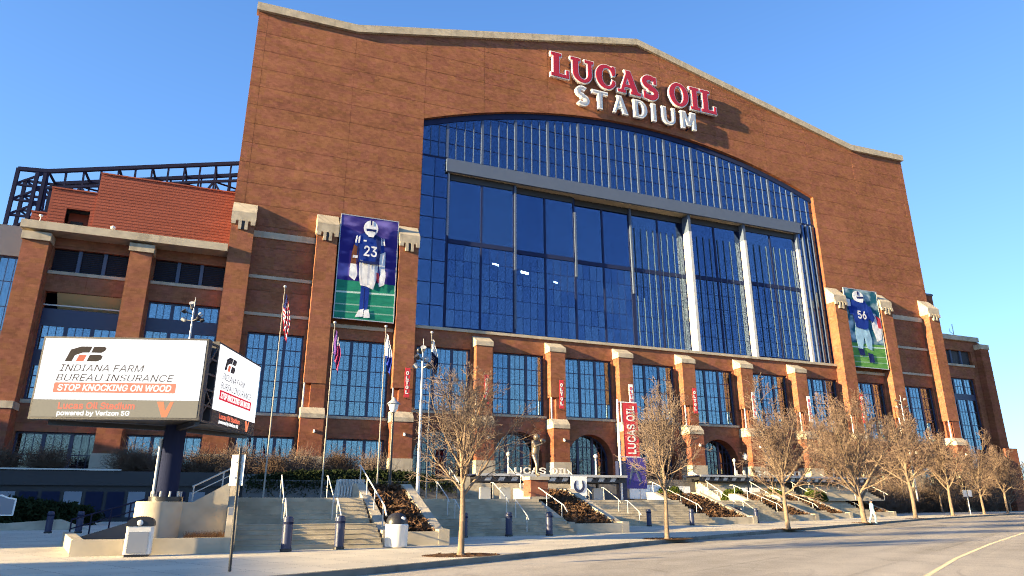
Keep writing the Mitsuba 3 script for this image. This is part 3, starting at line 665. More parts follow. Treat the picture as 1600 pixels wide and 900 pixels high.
# ------------------------------------------------------------------ player posters (flat print on a panel)
def poster(lab, x0, x1, z0, z1, num, var):
    t = thing('poster', lab, 'poster')
    W, H = x1-x0, z1-z0; y = YF+.25
    def bg(p, n, uv):
        u = (p.x-x0)/W; v = (p.z-z0)/H
        c = fbm(p.x*.55, p.z*.8, 3.+var*7, octaves=3)
        st = noise(p.x*.35, p.z*1.6, 1.+var)
        crowd = mix((.03, .025, .17), (.20, .17, .50), smoothstep(.45, .85, .6*c+.4*st)) if var == 0 else mix((.02, .10, .16), (.35, .48, .55), smoothstep(.42, .8, c))
        lines = smoothstep(.012, .004, dr.abs(v-.245-.02*u)) + .5*smoothstep(.008, .003, dr.abs(v-.13-.015*u)) + .4*smoothstep(.008, .003, dr.abs(v-.06-.01*u))
        grass = mix((.015, .14, .10) if var == 0 else (.05, .20, .05), (.03, .26, .17) if var == 0 else (.16, .34, .10), fbm(p.x*.8, p.z*3., 2.))
        grass = mix(grass, (.45, .6, .55), dr.clip(lines, 0, 1))
        edge = .36 if var == 0 else .30
        return dr.select(v > edge, crowd, grass)
    nm = 'poster_print_%d' % var; diffuse(nm, proc(bg))
    put('panel', B(x0, x1, y, y+.12, z0, z1), nm, t)
    fr = sbox(x0-.12, z0-.12, x1+.12, z1+.12).difference(sbox(x0, z0, x1, z1)); put('frame', MB().extr(fr, y-.05, y+.14), 'galv', t)
    put('mounting_rail', MB().box(x0, x1, y+.15, YW, z0+.3, z0+.5).box(x0, x1, y+.15, YW, z1-.5, z1-.3), 'dark_steel', t)
    cols = {'white': (.70, .72, .76), 'royal': (.018, .045, .26), 'skin': (.16, .065, .04), 'navy2': (.02, .03, .12), 'ice': (.30, .50, .66), 'grey_white': (.50, .53, .60), 'redp': (.5, .05, .07)}
    for c, v in cols.items():
        if 'print_'+c not in scene:
            def pf(p, n, uv, v=v):
                f = fbm(p.x*1.6+p.z*.5, p.z*1.1-p.x*.4, 4., octaves=3); e = noise(p.x*4.2, p.z*1.7, 2.)
                k = .62+.62*f+.16*(e-.5); return mi.Color3f(v[0]*k, v[1]*k, v[2]*(k*.8+.2))
            diffuse('print_'+c, proc(pf))
    lay = [0]
    def P(name, pts, col, smooth=.012):
        lay[0] += 1; g = Polygon([(x0+u*W, z0+v*H) for u, v in pts]) if not isinstance(pts, Polygon) else affinity.affine_transform(pts, [W, 0, 0, H, x0, z0])
        g = g.buffer(smooth*W, join_style=1).buffer(-smooth*W*.6, join_style=1)
        put(name, MB().extr(g, y-.03-.02*lay[0], y-.028-.02*lay[0]+.015), 'print_'+col, t)
    if var == 0:
        P('sock', [(.42, .33), (.56, .33), (.545, .12), (.50, .07), (.41, .07)], 'royal'); P('sock', [(.48, .30), (.485, .08)]+[(.475, .08), (.47, .3)], 'navy2', .004)
        P('shoe', [(.40, .085), (.48, .10), (.47, .03), (.35, .02)], 'white'); P('shoe', [(.50, .09), (.565, .10), (.59, .025), (.49, .02)], 'white')
        P('trousers', [(.36, .57), (.68, .57), (.665, .40), (.615, .295), (.50, .32), (.40, .325), (.365, .42)], 'white')
        P('arm', [(.25, .72), (.33, .73), (.32, .58), (.29, .50), (.21, .50), (.22, .62)], 'skin'); P('glove', [(.21, .52), (.30, .52), (.33, .42), (.29, .365), (.20, .40)], 'white')
        P('arm', [(.70, .67), (.79, .67), (.80, .50), (.82, .43), (.75, .41), (.70, .52)], 'white'); P('glove', [(.73, .44), (.82, .44), (.80, .35), (.72, .325), (.70, .37)], 'white'); P('hand', [(.66, .46), (.70, .45), (.71, .36), (.67, .38)], 'redp', .004)
        P('jersey', [(.28, .80), (.40, .835), (.60, .835), (.74, .80), (.77, .67), (.70, .65), (.69, .545), (.34, .545), (.345, .68), (.26, .71)], 'royal')
        for du in (0, .045): P('sleeve_stripe', [(.27+du, .80-.005), (.295+du, .805), (.28+du*1.2, .73), (.255+du*1.2, .73)], 'white', .003); P('sleeve_stripe', [(.70+du, .805), (.72+du, .80), (.735+du, .73), (.71+du, .735)], 'white', .003)
        P('chest_shade', [(.60, .83), (.70, .80), (.70, .66), (.685, .55), (.63, .55), (.66, .68)], 'navy2', .01); P('collar', [(.45, .835), (.57, .835), (.53, .795), (.49, .795)], 'navy2', .004); P('patch', [(.40, .765), (.45, .765), (.45, .75), (.40, .75)], 'white', .003)
        P('leg_shade', [(.50, .53), (.53, .53), (.545, .33), (.505, .325)], 'grey_white', .004); P('hip_shade', [(.36, .56), (.40, .56), (.41, .36), (.375, .42)], 'grey_white', .004)
        P('arm_shade', [(.30, .71), (.33, .72), (.315, .58), (.295, .52)], 'navy2', .004); P('elbow_band', [(.235, .60), (.315, .60), (.31, .575), (.23, .575)], 'white', .003)
        P('belt', [(.345, .555), (.69, .555), (.69, .535), (.345, .535)], 'navy2', .004)
        P('helmet', el(.51, .885, .125, .078), 'white', .002)
        P('face_opening', [(.43, .875), (.60, .875), (.58, .83), (.53, .81), (.46, .825)], 'navy2'); P('face_mask', [(.44, .845), (.59, .845), (.56, .80), (.48, .80)], 'white'); P('face_mask', [(.455, .852), (.585, .852), (.585, .845), (.455, .845)], 'white', .002)
        P('helmet_stripe', [(.495, .96), (.525, .96), (.52, .915), (.505, .915)], 'navy2', .003)
    else:
        P('opponent', [(.66, .72), (.86, .70), (.99, .55), (.95, .38), (.80, .34), (.72, .5)], 'white'); P('opponent_sleeve', [(.86, .68), (.99, .64), (.99, .52), (.90, .52)], 'redp')
        P('trousers', [(.20, .56), (.55, .56), (.62, .36), (.58, .22), (.46, .24), (.40, .40), (.30, .22), (.18, .23), (.16, .42)], 'ice')
        P('shoe', [(.17, .23), (.33, .22), (.34, .15), (.20, .14)], 'navy2'); P('shoe', [(.44, .18), (.58, .17), (.60, .07), (.46, .06)], 'navy2')
        P('arm', [(.02, .80), (.18, .78), (.20, .66), (.08, .66)], 'royal'); P('glove', [(.02, .86), (.12, .85), (.12, .77), (.02, .76)], 'white')
        P('jersey', [(.14, .84), (.32, .87), (.56, .86), (.70, .76), (.74, .60), (.60, .62), (.56, .50), (.44, .48), (.20, .50), (.16, .64)], 'royal')
        P('arm', [(.60, .80), (.72, .78), (.80, .64), (.72, .58), (.62, .64)], 'royal')
        P('helmet', el(.38, .905, .17, .072), 'white', .002); P('face_opening', [(.33, .90), (.54, .905), (.52, .85), (.40, .845)], 'navy2'); P('face_mask', [(.36, .87), (.53, .88), (.50, .83), (.40, .83)], 'white')
        P('helmet_stripe', [(.36, .97), (.41, .97), (.40, .92), (.37, .92)], 'navy2', .003)
    tm = meshkit.text_mesh(num, 1.0, .01, bold=True); bb = tm.bounds; v = np.array(tm.vertices); v = (v-bb[0])/(bb[1]-bb[0])
    nx0, nx1, nz0, nz1 = (.41, .64, .600, .705) if var == 0 else (.28, .54, .61, .715)
    lay[0] += 1
    put('number', trimesh.Trimesh(np.stack([x0+W*(nx0+(nx1-nx0)*v[:, 0]), y-.03-.02*lay[0]-v[:, 2]*.01, z0+H*(nz0+(nz1-nz0)*v[:, 1])], 1), tm.faces, process=False), 'print_white', t)
poster('tall poster of a football player wearing number 23 between the left pillars', 10.35, 18.4, 25.55, 40.6, '23', 0)
poster('tall poster of a football player wearing number 56 between the right pillars', 103.65, 111.9, 25.5, 40.5, '56', 1)

# blade banners on the pillar necks
def blade(i, x, z0, z1, top_col, lab):
    t = thing('pillar_banner', lab, 'banner', 'narrow banners on the stadium pillars')
    y = YF-.62
    put('cloth', B(x-.36, x+.36, y, y+.06, z0, z1), top_col, t)
    put('bracket', MB().bar((x, y+.03, z1+.05), (x, YF+.2, z1+.05), .09).bar((x, y+.03, z0-.05), (x, YF+.2, z0-.05), .09), 'black_metal', t)
    n = 5; h = (z1-z0)/(n+1.2)
    for k in range(n):
        zc = z1-h*(k+1.1); g = [el(x, zc, .20, h*.40).difference(el(x, zc, .09, h*.2)), sbox(x-.2, zc-h*.4, x-.06, zc+h*.4).union(sbox(x-.2, zc-h*.4, x+.2, zc-h*.2)), sbox(x-.07, zc-h*.4, x+.07, zc+h*.4).union(sbox(x-.22, zc+h*.2, x+.22, zc+h*.4))][(0, 1, 2, 0, 1)[k]]
        put('lettering', MB().extr(g, y-.03, y-.002), 'white_paint' if top_col == 'sign_red' else 'sign_red', t)
bl = [(20.6, 15.2, 19.2, 'sign_red'), (32.0, 14.9, 19.0, 'sign_red'), (43.7, 14.8, 19.0, 'sign_red'), (55.5, 15.4, 19.1, 'white_paint'), (67.2, 15.2, 19.2, 'sign_red'), (78.9, 14.8, 19.2, 'white_paint'), (90.7, 14.8, 19.2, 'white_paint'), (103.0, 15.1, 20.4, 'sign_red')]
for i, b_ in enumerate(bl): blade(i, *b_, '%s narrow vertical banner from the left, %s, on a stadium pillar' % (nth[i], 'red with white marks' if b_[3] == 'sign_red' else 'white with red marks'))

# ------------------------------------------------------------------ gates with canopies
def gate(x0, x1, y, z0, zr, lab, txt):
    t = thing('gate_canopy', lab, 'canopy')
    for x in np.arange(x0+.8, x1-.6, 1.25): put('soffit_lath', MB().add([(x, y-1.345, zr-.38), (x+.55, y-1.345, zr-.38), (x+.75, y-1.345, zr-.06), (x+.2, y-1.345, zr-.06), (x, y-1.325, zr-.38), (x+.55, y-1.325, zr-.38), (x+.75, y-1.325, zr-.06), (x+.2, y-1.325, zr-.06)], [(0, 1, 2, 3), (0, 1, 5, 4), (2, 3, 7, 6)]), 'galv', t)
    put('roof_edge', B(x0, x1, y-1.6, y-1.5, zr, zr+.22), 'silver', t); put('roof_slab', B(x0+.01, x1-.01, y-1.5, y+1.8, zr+.08, zr+.2), 'dark_steel', t)
    m = MB()
    for x in np.arange(x0+.5, x1-.2, 1.25): 
        put('rafter', MB().add([(x, y-1.45, zr+.07), (x+.14, y-1.45, zr+.07), (x+.14, y+1.8, zr+.07), (x, y+1.8, zr+.07), (x, y-1.45, zr-.18), (x+.14, y-1.45, zr-.18), (x+.14, y+1.8, zr-.55), (x, y+1.8, zr-.55)], [(4, 5, 6, 7), (0, 4, 7, 3), (1, 5, 6, 2), (0, 1, 5, 4)]), 'black_metal', t)
    put('fascia', B(x0+.05, x1-.05, y-1.32, y-1.22, zr-.48, zr+.06), 'black_metal', t); put('gutter_beam', B(x0+.1, x1-.1, y+.3, y+.55, zr-.55, zr-.2), 'black_metal', t)
    for x in np.linspace(x0+2.2, x1-2.2, 3): put('post', MB().tube((x, y+.4, z0), (x, y+.4, zr-.3), .16), 'black_metal', t, smooth=40)
    for x in np.arange(x0+1.4, x1-1, 1.9):
        g = MB().box(x-.5, x+.5, y+.0, y+.35, z0, z0+1.05).box(x-.46, x+.46, y-.02, y+.37, z0+1.05, z0+1.12); put('turnstile', g, 'galv', t)
    w = (x1-x0)*.40; tm = meshkit.text_mesh(txt, .52, .10, bold=True); v = np.array(tm.vertices); v[:, 0] *= w/np.ptp(v[:, 0])
    k = 0
    for comp in tm.split(only_watertight=False):
        vv = np.array(comp.vertices); vv[:, 0] *= w/np.ptp(np.array(tm.vertices)[:, 0])
        put('letter', trimesh.Trimesh(np.stack([x0+(x1-x0)*.19+vv[:, 0], y-1.45-vv[:, 2], zr+.24+vv[:, 1]], 1), comp.faces, process=False), 'bin_white', t)
    for x in (x0+(x1-x0)*.21, x0+(x1-x0)*.8):
        q = put('globe_lamp', MB().tube((x, y-1.0, zr+.2), (x, y-1.0, zr+1.7), .07), 'white_paint', t, smooth=40); put('globe', MB().ball((x, y-1.0, zr+1.95), 0.18, (1, 1, 1.2)), 'bin_white', q, smooth=True)
gate(19.8, 34.9, 60, PL, 3.95, 'flat dark canopy with white LUCAS OIL letters behind the bronze statue', 'LUCAS OIL')
gate(49.9, 75.8, 69, PL, 4.55, 'long flat dark canopy with white letters behind the second and third trees', 'LUCAS OIL')
# steps and cheek walls from the plaza up to the doors
def upper_stairs(x0, x1, lab):
    t = thing('upper_stairs', lab, 'stairs', 'upper stairs to the stadium doors')
    for s in range(14): put('step', B(x0, x1, 65.0+s*.355, 69.99, PL+.168*s-(.0 if s == 0 else .0), PL+.168*(s+1)-.002), 'step_concrete', t)
    for x in (x0-.25, (x0+x1)/2, x1+.25):
        a, b = np.array([x, 64.8, PL+.9]), np.array([x, 70, 5.15]); m = MB().path([a-[0, .3, .2], a, b], .045)
        for u in (.05, .5, .95): q = a+(b-a)*u; m.tube(q, q-[0, 0, .95], .035, n=6)
        put('handrail', m, 'pale_steel', t, smooth=40)
upper_stairs(21, 34, 'upper stairs under the canopy behind the statue')
upper_stairs(51, 63, 'upper stairs under the long canopy, left part')
upper_stairs(66, 75, 'upper stairs under the long canopy, right part')
for i, (x0, x1, lab) in enumerate(((36.0, 39.6, 'white panel barrier left of the second tree trunk'), (43.0, 45.6, 'white panel barrier right of the second tree trunk'), (54.9, 57.9, 'white panel barrier between the third and fourth trees'), (63.5, 66.5, 'white panel barrier behind the fourth tree'))):
    t = thing('panel_barrier', lab, 'barrier', 'white panel barriers on the plaza'); y = 60+i*3.5
    for k in range(3): put('panel', B(x0+(x1-x0)*k/3+.04, x0+(x1-x0)*(k+1)/3-.04, y, y+.12, PL+.15, PL+1.45), 'white_paint', t)
    put('foot', MB().box(x0, x0+.3, y-.3, y+.4, PL, PL+.14).box(x1-.3, x1, y-.3, y+.4, PL, PL+.14), 'black_metal', t)
t = thing('logo_barrier', 'small white gate board with a dark round emblem under the canopy', 'barrier')
put('board', B(28.7, 30.3, 57.9, 58.0, 2.3, 4.0), 'white_paint', t)
ring = el(29.5, 3.15, .55, .6).difference(el(29.5, 3.2, .33, .38)).difference(sbox(29.2, 3.3, 29.8, 4)); put('emblem', MB().extr(ring, 57.86, 57.895), 'navy', t); put('leg', MB().box(28.8, 28.9, 57.92, 57.98, PL, 2.3).box(30.1, 30.2, 57.92, 57.98, PL, 2.3), 'galv', t)
# stacked crowd fences at the stair head
t = thing('fence_stack', 'stack of leaning pale steel crowd barriers at the head of the first stairs', 'crowd barriers')
for k in range(9):
    x = 6.05+.19*k; m = MB(); y = 44.6+.08*k
    m.path([(x, y-.8, PL+.05), (x+.12, y-.8, PL+1.15), (x+.12, y+.9, PL+1.15), (x, y+.9, PL+.05)], .03, 6)
    for q in np.linspace(-.6, .7, 9): m.tube((x, y+q, PL+.15), (x+.11, y+q, PL+1.13), .014, n=4)
    m.box(x-.02, x+.02, y-.82, y-.4, PL+.02, PL+1.05)
    put('barrier_panel', m, 'pale_steel', t)

# ------------------------------------------------------------------ billboard on its plinth
bb = thing('billboard', 'white electronic billboard on a dark steel post above the concrete plinth', 'billboard')
Apt, Bpt, Cpt, Dpt = np.array([-6.42, 26.85]), np.array([-1.30, 25.25]), np.array([-.93, 26.3]), np.array([.62, 30.6])
ZB, ZT = 4.36, 7.06
def emit(c, k=1.): return {'type': 'area', 'radiance': rgb(*[SCREEN*k*x for x in c])}
paint('screen_black', (.02, .02, .025), .4); paint('bezel', (.03, .03, .035), .5); paint('screen_text', (.030, .027, .03), .9, 0, .1); paint('screen_tan', (.03, .03, .03), .9, 0, .1); paint('screen_orange', (.03, .02, .02), .9, 0, .1); paint('screen_white', (.03, .03, .03), .9, 0, .1)
def screen(p, q, tall, dim, side):
    p3, q3 = np.array([*p, tall[0]]), np.array([*q, tall[0]]); W = np.linalg.norm(q3-p3); u = (q3-p3)/W; n = np.cross(u, [0, 0, 1.]); H = tall[1]-tall[0]
    def flat(poly, off, d=.004):
        m = MB()
        for g in getattr(poly, 'geoms', [poly]):
            if g.geom_type != 'Polygon' or g.area < 1e-6: continue
            e = trimesh.creation.extrude_polygon(g, d, engine='earcut'); v = np.array(e.vertices); m.add(p3+np.outer(v[:, 0], u)+np.outer(v[:, 1], [0, 0, 1.])+np.outer(v[:, 2]+off, n), e.faces)
        return m
    def text(s, x, w, z, h, off, bold, shear=0.):
        e = meshkit.text_mesh(s, 1., 1., bold=bold); v = np.array(e.vertices); v[:, 0] -= v[:, 0].min(); v[:, 0] *= w/v[:, 0].max(); zz = v[:, 1]*h
        return MB().add(p3+np.outer(x+v[:, 0]+shear*zz, u)+np.outer(z+zz, [0, 0, 1.])+np.outer(off+v[:, 2]*.004, n), e.faces)
    t = put('cabinet', flat(sbox(-.04, -.04, W+.04, H+.04), -.35, .34), 'bezel', bb)
    strip = H*.225 if not side else H*.17
    put('screen', flat(sbox(.03, strip, W-.03, H-.03), 0), 'screen_white', t, emitter=emit((1, 1, 1)))
    tan = dict(emitter=emit((.24, .21, .155))) if not side else {}
    put('lower_strip', flat(sbox(.03, .03, W-.03, strip-.004), .001), 'screen_tan' if not side else 'screen_black', t, **tan)
    X = lambda f: W*f; Z = lambda f: H*f
    # emblem of two bar letters
    lz, lh, lx = Z(.70), Z(.19), X(.145); lw = X(.195)
    sh = lambda g: affinity.affine_transform(g, [lw, .34*lh, 0, lh, lx, lz])
    fb = sh(unary_union([Polygon([(0, 0), (.22, 0), (.22, .40), (.42, .58), (.62, .58), (.62, 1), (.28, 1), (0, .78)]), Polygon([(.67, .58), (1.0, .58), (1.08, .72), (1.08, .9), (1.0, 1), (.67, 1)]), Polygon([(.67, 0), (1.0, 0), (1.10, .12), (1.10, .34), (1.0, .45), (.67, .45)])]))
    put('emblem', flat(fb, .008), 'screen_text' if not side else 'screen_black', t)
    put('emblem_dot', flat(sh(sbox(.34, 0, .58, .42)), .008), 'screen_orange', t, emitter=emit((.55, .13, .07)))
    gm = 'screen_text' if not side else 'navy'
    put('lettering', text('INDIANA FARM', X(.125), X(.50), Z(.575), Z(.085), .008, False, .22), gm, t)
    put('lettering', text('BUREAU INSURANCE', X(.115), X(.70), Z(.455), Z(.085), .008, False, .22), gm, t)
    bar = sbox(X(.11), Z(.31), X(.845), Z(.435)).buffer(-.04).buffer(.04)
    put('slogan_bar', flat(bar, .006), 'screen_orange', t, emitter=emit((.72, .21, .13)) if not side else emit((.50, .02, .04)))
    put('slogan', text('STOP KNOCKING ON WOOD', X(.135), X(.68), Z(.335), Z(.075), .012, True, .12), 'screen_white', t, emitter=emit((1, 1, .96)))
    put('lettering', text('Lucas Oil Stadium', X(.16), X(.455), strip*.50, strip*.34, .012, True), 'screen_orange', t, emitter=emit((.8, .17, .10)))
    put('lettering', text('powered by Verizon 5G', X(.16), X(.43), strip*.15, strip*.24, .012, True), 'screen_white', t, emitter=emit((1, 1, 1)))
    tick = Polygon([(X(.745), strip*.92), (X(.785), strip*.92), (X(.80), strip*.40), (X(.825), strip*.92), (X(.845), strip*.92), (X(.815), strip*.08), (X(.785), strip*.08)])
    put('tick_mark', flat(tick, .012), 'screen_orange', t, emitter=emit((.8, .22, .10)))
screen(Apt, Bpt, (ZB, ZT), 1, False)
screen(Cpt, Dpt, (ZB, ZT+.15), 1, True)
put('back_panel', MB().extz(Polygon([Apt+[.1, .4], Bpt+[-.1, .45], Cpt+[-.4, .3], Dpt+[-.4, .1]]), ZB+.02, ZB+.12).extz(Polygon([Apt+[.1, .4], Bpt+[-.1, .45], Cpt+[-.4, .3], Dpt+[-.4, .1]]), ZT-.1, ZT), 'bezel', bb)
m = MB()
for z in np.linspace(ZB, ZT, 6): m.bar((*(Bpt+[-.02, .3]), z), (*(Cpt+[-.05, -.02]), z), .07)
for z0, z1 in ((ZB, ZB+.9), (ZB+1.3, ZB+.6), (ZB+1.6, ZT)): m.bar((*(Bpt+[-.02, .3]), z0), (*(Cpt+[-.05, -.02]), z1), .06)
put('corner_frame', m, 'black_metal', bb)
put('rear_screen', MB().bar((Apt[0]+.1, Apt[1]+.45, (ZB+ZT)/2), (Dpt[0]-.4, Dpt[1]+.1, (ZB+ZT)/2), .12, ZT-ZB-.1), 'bezel', bb)
PX, PY = -2.1, 28.0
put('post', MB().tube((PX, PY, 1.9), (PX, PY, ZB+.1), .36, n=28), 'dark_steel', bb, smooth=40)
put('conduit', MB().tube((PX-.41, PY-.10, 2.0), (PX-.41, PY-.10, 3.9), .06, n=10), 'galv', bb, smooth=40)
put('base_flange', MB().tube((PX, PY, 1.74), (PX, PY, 1.9), .56, n=28), 'black_metal', bb, smooth=40)
for k in range(10): a_ = k*.628; put('anchor_bolt', MB().tube((PX+.47*math.cos(a_), PY+.47*math.sin(a_), 1.9), (PX+.47*math.cos(a_), PY+.47*math.sin(a_), 2.08), .035, n=6), 'galv', bb)
put('under_frame', MB().bar((Apt[0]+.5, Apt[1]+.3, ZB-.1), (PX, PY, ZB-.1), .16).bar((Bpt[0], Bpt[1]+.3, ZB-.1), (PX, PY, ZB-.1), .16).bar((Dpt[0]-.3, Dpt[1]-.3, ZB-.1), (PX, PY, ZB-.1), .16), 'black_metal', bb)
pw = thing('plinth_wall', 'weathered concrete plinth with rounded end and sloping wall under the billboard', 'concrete plinth')
put('round_end', MB().lathe([(0, 1.74), (.78, 1.74), (.80, 1.70), (.80, .1)], (-2.25, 28.2, 0), 40), 'concrete', pw, smooth=40)
put('stem_wall', MB().extr(Polygon([(-2.2, .1), (-.03, .1), (-.03, 2.42), (-1.2, 1.72), (-2.2, 1.72)]), 27.85, 28.5), 'concrete', pw)
pr = Polygon([(25.7, .1), (31.3, .1), (31.3, 2.62), (30.2, 2.62), (26.5, .98), (25.7, .98)]); me = trimesh.creation.extrude_polygon(pr, .33, engine='earcut'); v = np.array(me.vertices)
put('end_pier', trimesh.Trimesh(np.stack([-.02+v[:, 2], v[:, 0], v[:, 1]], 1), me.faces, process=False), 'concrete', pw)
put('wall_plaque', B(.02, .25, 25.76, 25.79, 1.3, 1.55), 'bin_grey', pw)
put('handrail', MB().path([(-1.3, 28.2, 2.25), (.1, 28.2, 3.0)], .03).path([(-1.3, 28.2, 2.0), (.1, 28.2, 2.75)], .02).tube((-1.25, 28.2, 1.7), (-1.25, 28.2, 2.28), .025).tube((-.3, 28.2, 2.2), (-.3, 28.2, 2.78), .025), 'pale_steel', pw, smooth=40)
lp = thing('planter_kerb', 'low concrete planter edge in front of the billboard plinth', 'planter')
put('front_wall', B(-4.3, .28, 25.25, 25.55, .1, .62), 'concrete', lp)
sidepoly = Polygon([(-4.3, 25.56), (-4.0, 25.56), (-5.6, 33), (-5.95, 33)]); put('side_wall', MB().extz(sidepoly, .1, .60), 'concrete', lp)
put('soil', MB().extz(Polygon([(-3.99, 25.56), (.0, 25.56), (.0, 27.8), (-1.5, 27.8), (-3.0, 28.0), (-4.4, 28.5)]), .1, .45), 'mulch', lp)
rng = np.random.default_rng(3); m = MB()
for k in range(700):
    x, y = rng.uniform(-1.3, -.05), rng.uniform(27.2, 27.8); a = rng.uniform(-.12, .12, 3); m.add([(x-.012, y, .44), (x+.012, y, .44), (x+a[0], y+a[1], .44+rng.uniform(.1, .36))], [(0, 1, 2)])
put('dry_grass', m, 'leaf_litter', lp, kind='stuff')
ls = thing('side_ramp', 'dark railed ramp descending left from the billboard plinth', 'ramp')
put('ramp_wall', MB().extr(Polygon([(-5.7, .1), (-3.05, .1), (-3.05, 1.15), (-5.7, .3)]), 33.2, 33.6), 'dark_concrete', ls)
m = MB().path([(-5.8, 33.4, 1.05), (-3.05, 33.4, 1.9)], .035).path([(-5.8, 33.4, .7), (-3.05, 33.4, 1.55)], .025)
for x in np.linspace(-5.8, -3.1, 5): m.tube((x, 33.4, .3+(x+5.7)*.32), (x, 33.4, 1.05+(x+5.8)*.31), .03)
put('railing', m, 'dark_steel', ls, smooth=40)

# ------------------------------------------------------------------ street furniture
def bollard(x, y, lab, z=.15):
    t = thing('bollard', lab, 'bollard', 'navy blue bollards along the stairs')
    put('post', MB().lathe([(0, 1.12), (.13, 1.10), (.165, 1.04), (.165, 0)], (x, y, z), 20), 'navy', t, smooth=40); put('collar', MB().lathe([(.19, .0), (.19, .08), (.168, .1)], (x, y, z), 20), 'black_metal', t); put('band', MB().lathe([(.168, .86), (.172, .87), (.172, .93), (.168, .94)], (x, y, z), 20), 'dark_steel', t)
for x, y, lab in ((1.92, 25.25, 'navy bollard in front of the first stairs, left of a pair'), (3.72, 25.8, 'navy bollard in front of the first stairs, right of a pair'), (10.3, 32.1, 'navy bollard just right of the nearest tree trunk'), (12.7, 32.5, 'navy bollard in front of the second stairs, middle one'), (14.8, 32.4, 'navy bollard in front of the second stairs, below the statue'),
                  (27.0, 42.6, 'navy bollard left of the second tree trunk'), (30.8, 43.0, 'navy bollard right of the second tree trunk'), (39.6, 46.6, 'navy bollard left of the third tree trunk'), (-8.8, 44.9, 'leftmost navy bollard, in shade left of the billboard'), (-7.3, 44.3, 'second navy bollard from the left, in shade')): bollard(x, y, lab)
t = thing('litter_bin', 'boxy white litter bin with grey front and black domed lid', 'litter bin')
x, y = -2.42, 24.7
sh = sbox(x-.36, y-.30, x+.36, y+.30)
put('body', MB().extz(sh.buffer(-.06).buffer(.06), .22, 1.02), 'bin_white', t); put('front_panel', B(x-.27, x+.27, y-.335, y-.302, .26, .86), 'bin_grey', t); put('base', B(x-.32, x+.32, y-.27, y+.27, .15, .22), 'black_metal', t)
m = MB(); pr = [(x-.37, 1.02), (x+.37, 1.02), (x+.37, 1.10)]+[(x+.37*math.cos(a), 1.10+.20*math.sin(a)) for a in np.linspace(0, math.pi, 14)][1:]
put('lid', m.extr(Polygon(pr), y-.32, y+.32), 'black_metal', t); put('opening', MB().ball((x-.01, y-.325, 1.12), .085, (1, .3, 1)), 'bin_white', t)
def round_bin(x, y, z, lab):
    t = thing('litter_bin', lab, 'litter bin')
    put('drum', MB().lathe([(.0, .02), (.36, .02), (.40, .06), (.42, .78), (.38, .82), (0, .82)], (x, y, z), 26), 'bin_white', t, smooth=40)
    put('dome_lid', MB().lathe([(.385, .82), (.38, .95), (.30, 1.1), (.15, 1.19), (0, 1.21)], (x, y, z), 22), 'black_metal', t, smooth=50); put('flap', MB().ball((x+.14, y-.31, z+1.0), .1, (1, .3, .7)), 'white_paint', t)
round_bin(5.75, 25.9, .15, 'round concrete litter bin with black dome beside the first planter')
round_bin(39.5, 48.7, .15, 'round pale litter bin with dark top between the second and third trees')
t = thing('street_sign', 'back of a pale street sign on a dark pole near the camera', 'sign')
put('pole', MB().tube((.19, 18.55, 0.1), (.12, 18.55, 3.0), .035, n=10), 'black_metal', t, smooth=40); put('plate', MB().bar((.10, 18.62, 2.10), (.10, 18.62, 2.83), .36, .015).get().apply_transform(trimesh.transformations.rotation_matrix(-.55, [0, 0, 1], [.10, 18.62, 0])), 'white_paint', t); put('clamp', MB().box(.05, .2, 18.53, 18.6, 2.25, 2.3).box(.05, .2, 18.53, 18.6, 2.62, 2.67), 'galv', t)
t = thing('history_marker', 'dark marker plaque with pale peaked edge at the left picture edge', 'sign')
mp = Polygon([(-10.6, 1.15), (-9.42, 1.15), (-9.40, 1.85), (-9.7, 1.9), (-10.0, 2.02), (-10.3, 1.9), (-10.6, 1.85)])
put('rim', MB().extr(mp.buffer(.045), 40, 40.06), 'white_paint', t); put('plaque', MB().extr(mp.buffer(-.02), 39.985, 39.998), 'bin_grey', t); put('post', MB().tube((-10.02, 40.04, .1), (-10.02, 40.04, 1.12), .06), 'white_paint', t)
t = thing('parking_sign', 'pair of small white signs on one pole among the right hand trees', 'sign')
put('pole', MB().tube((96.9, 70, .1), (96.9, 70, 3.4), .07), 'galv', t); put('plate', B(96.0, 96.75, 69.9, 69.95, 2.5, 3.4), 'bin_white', t); put('plate', B(97.05, 97.8, 69.9, 69.95, 2.5, 3.4), 'white_paint', t)

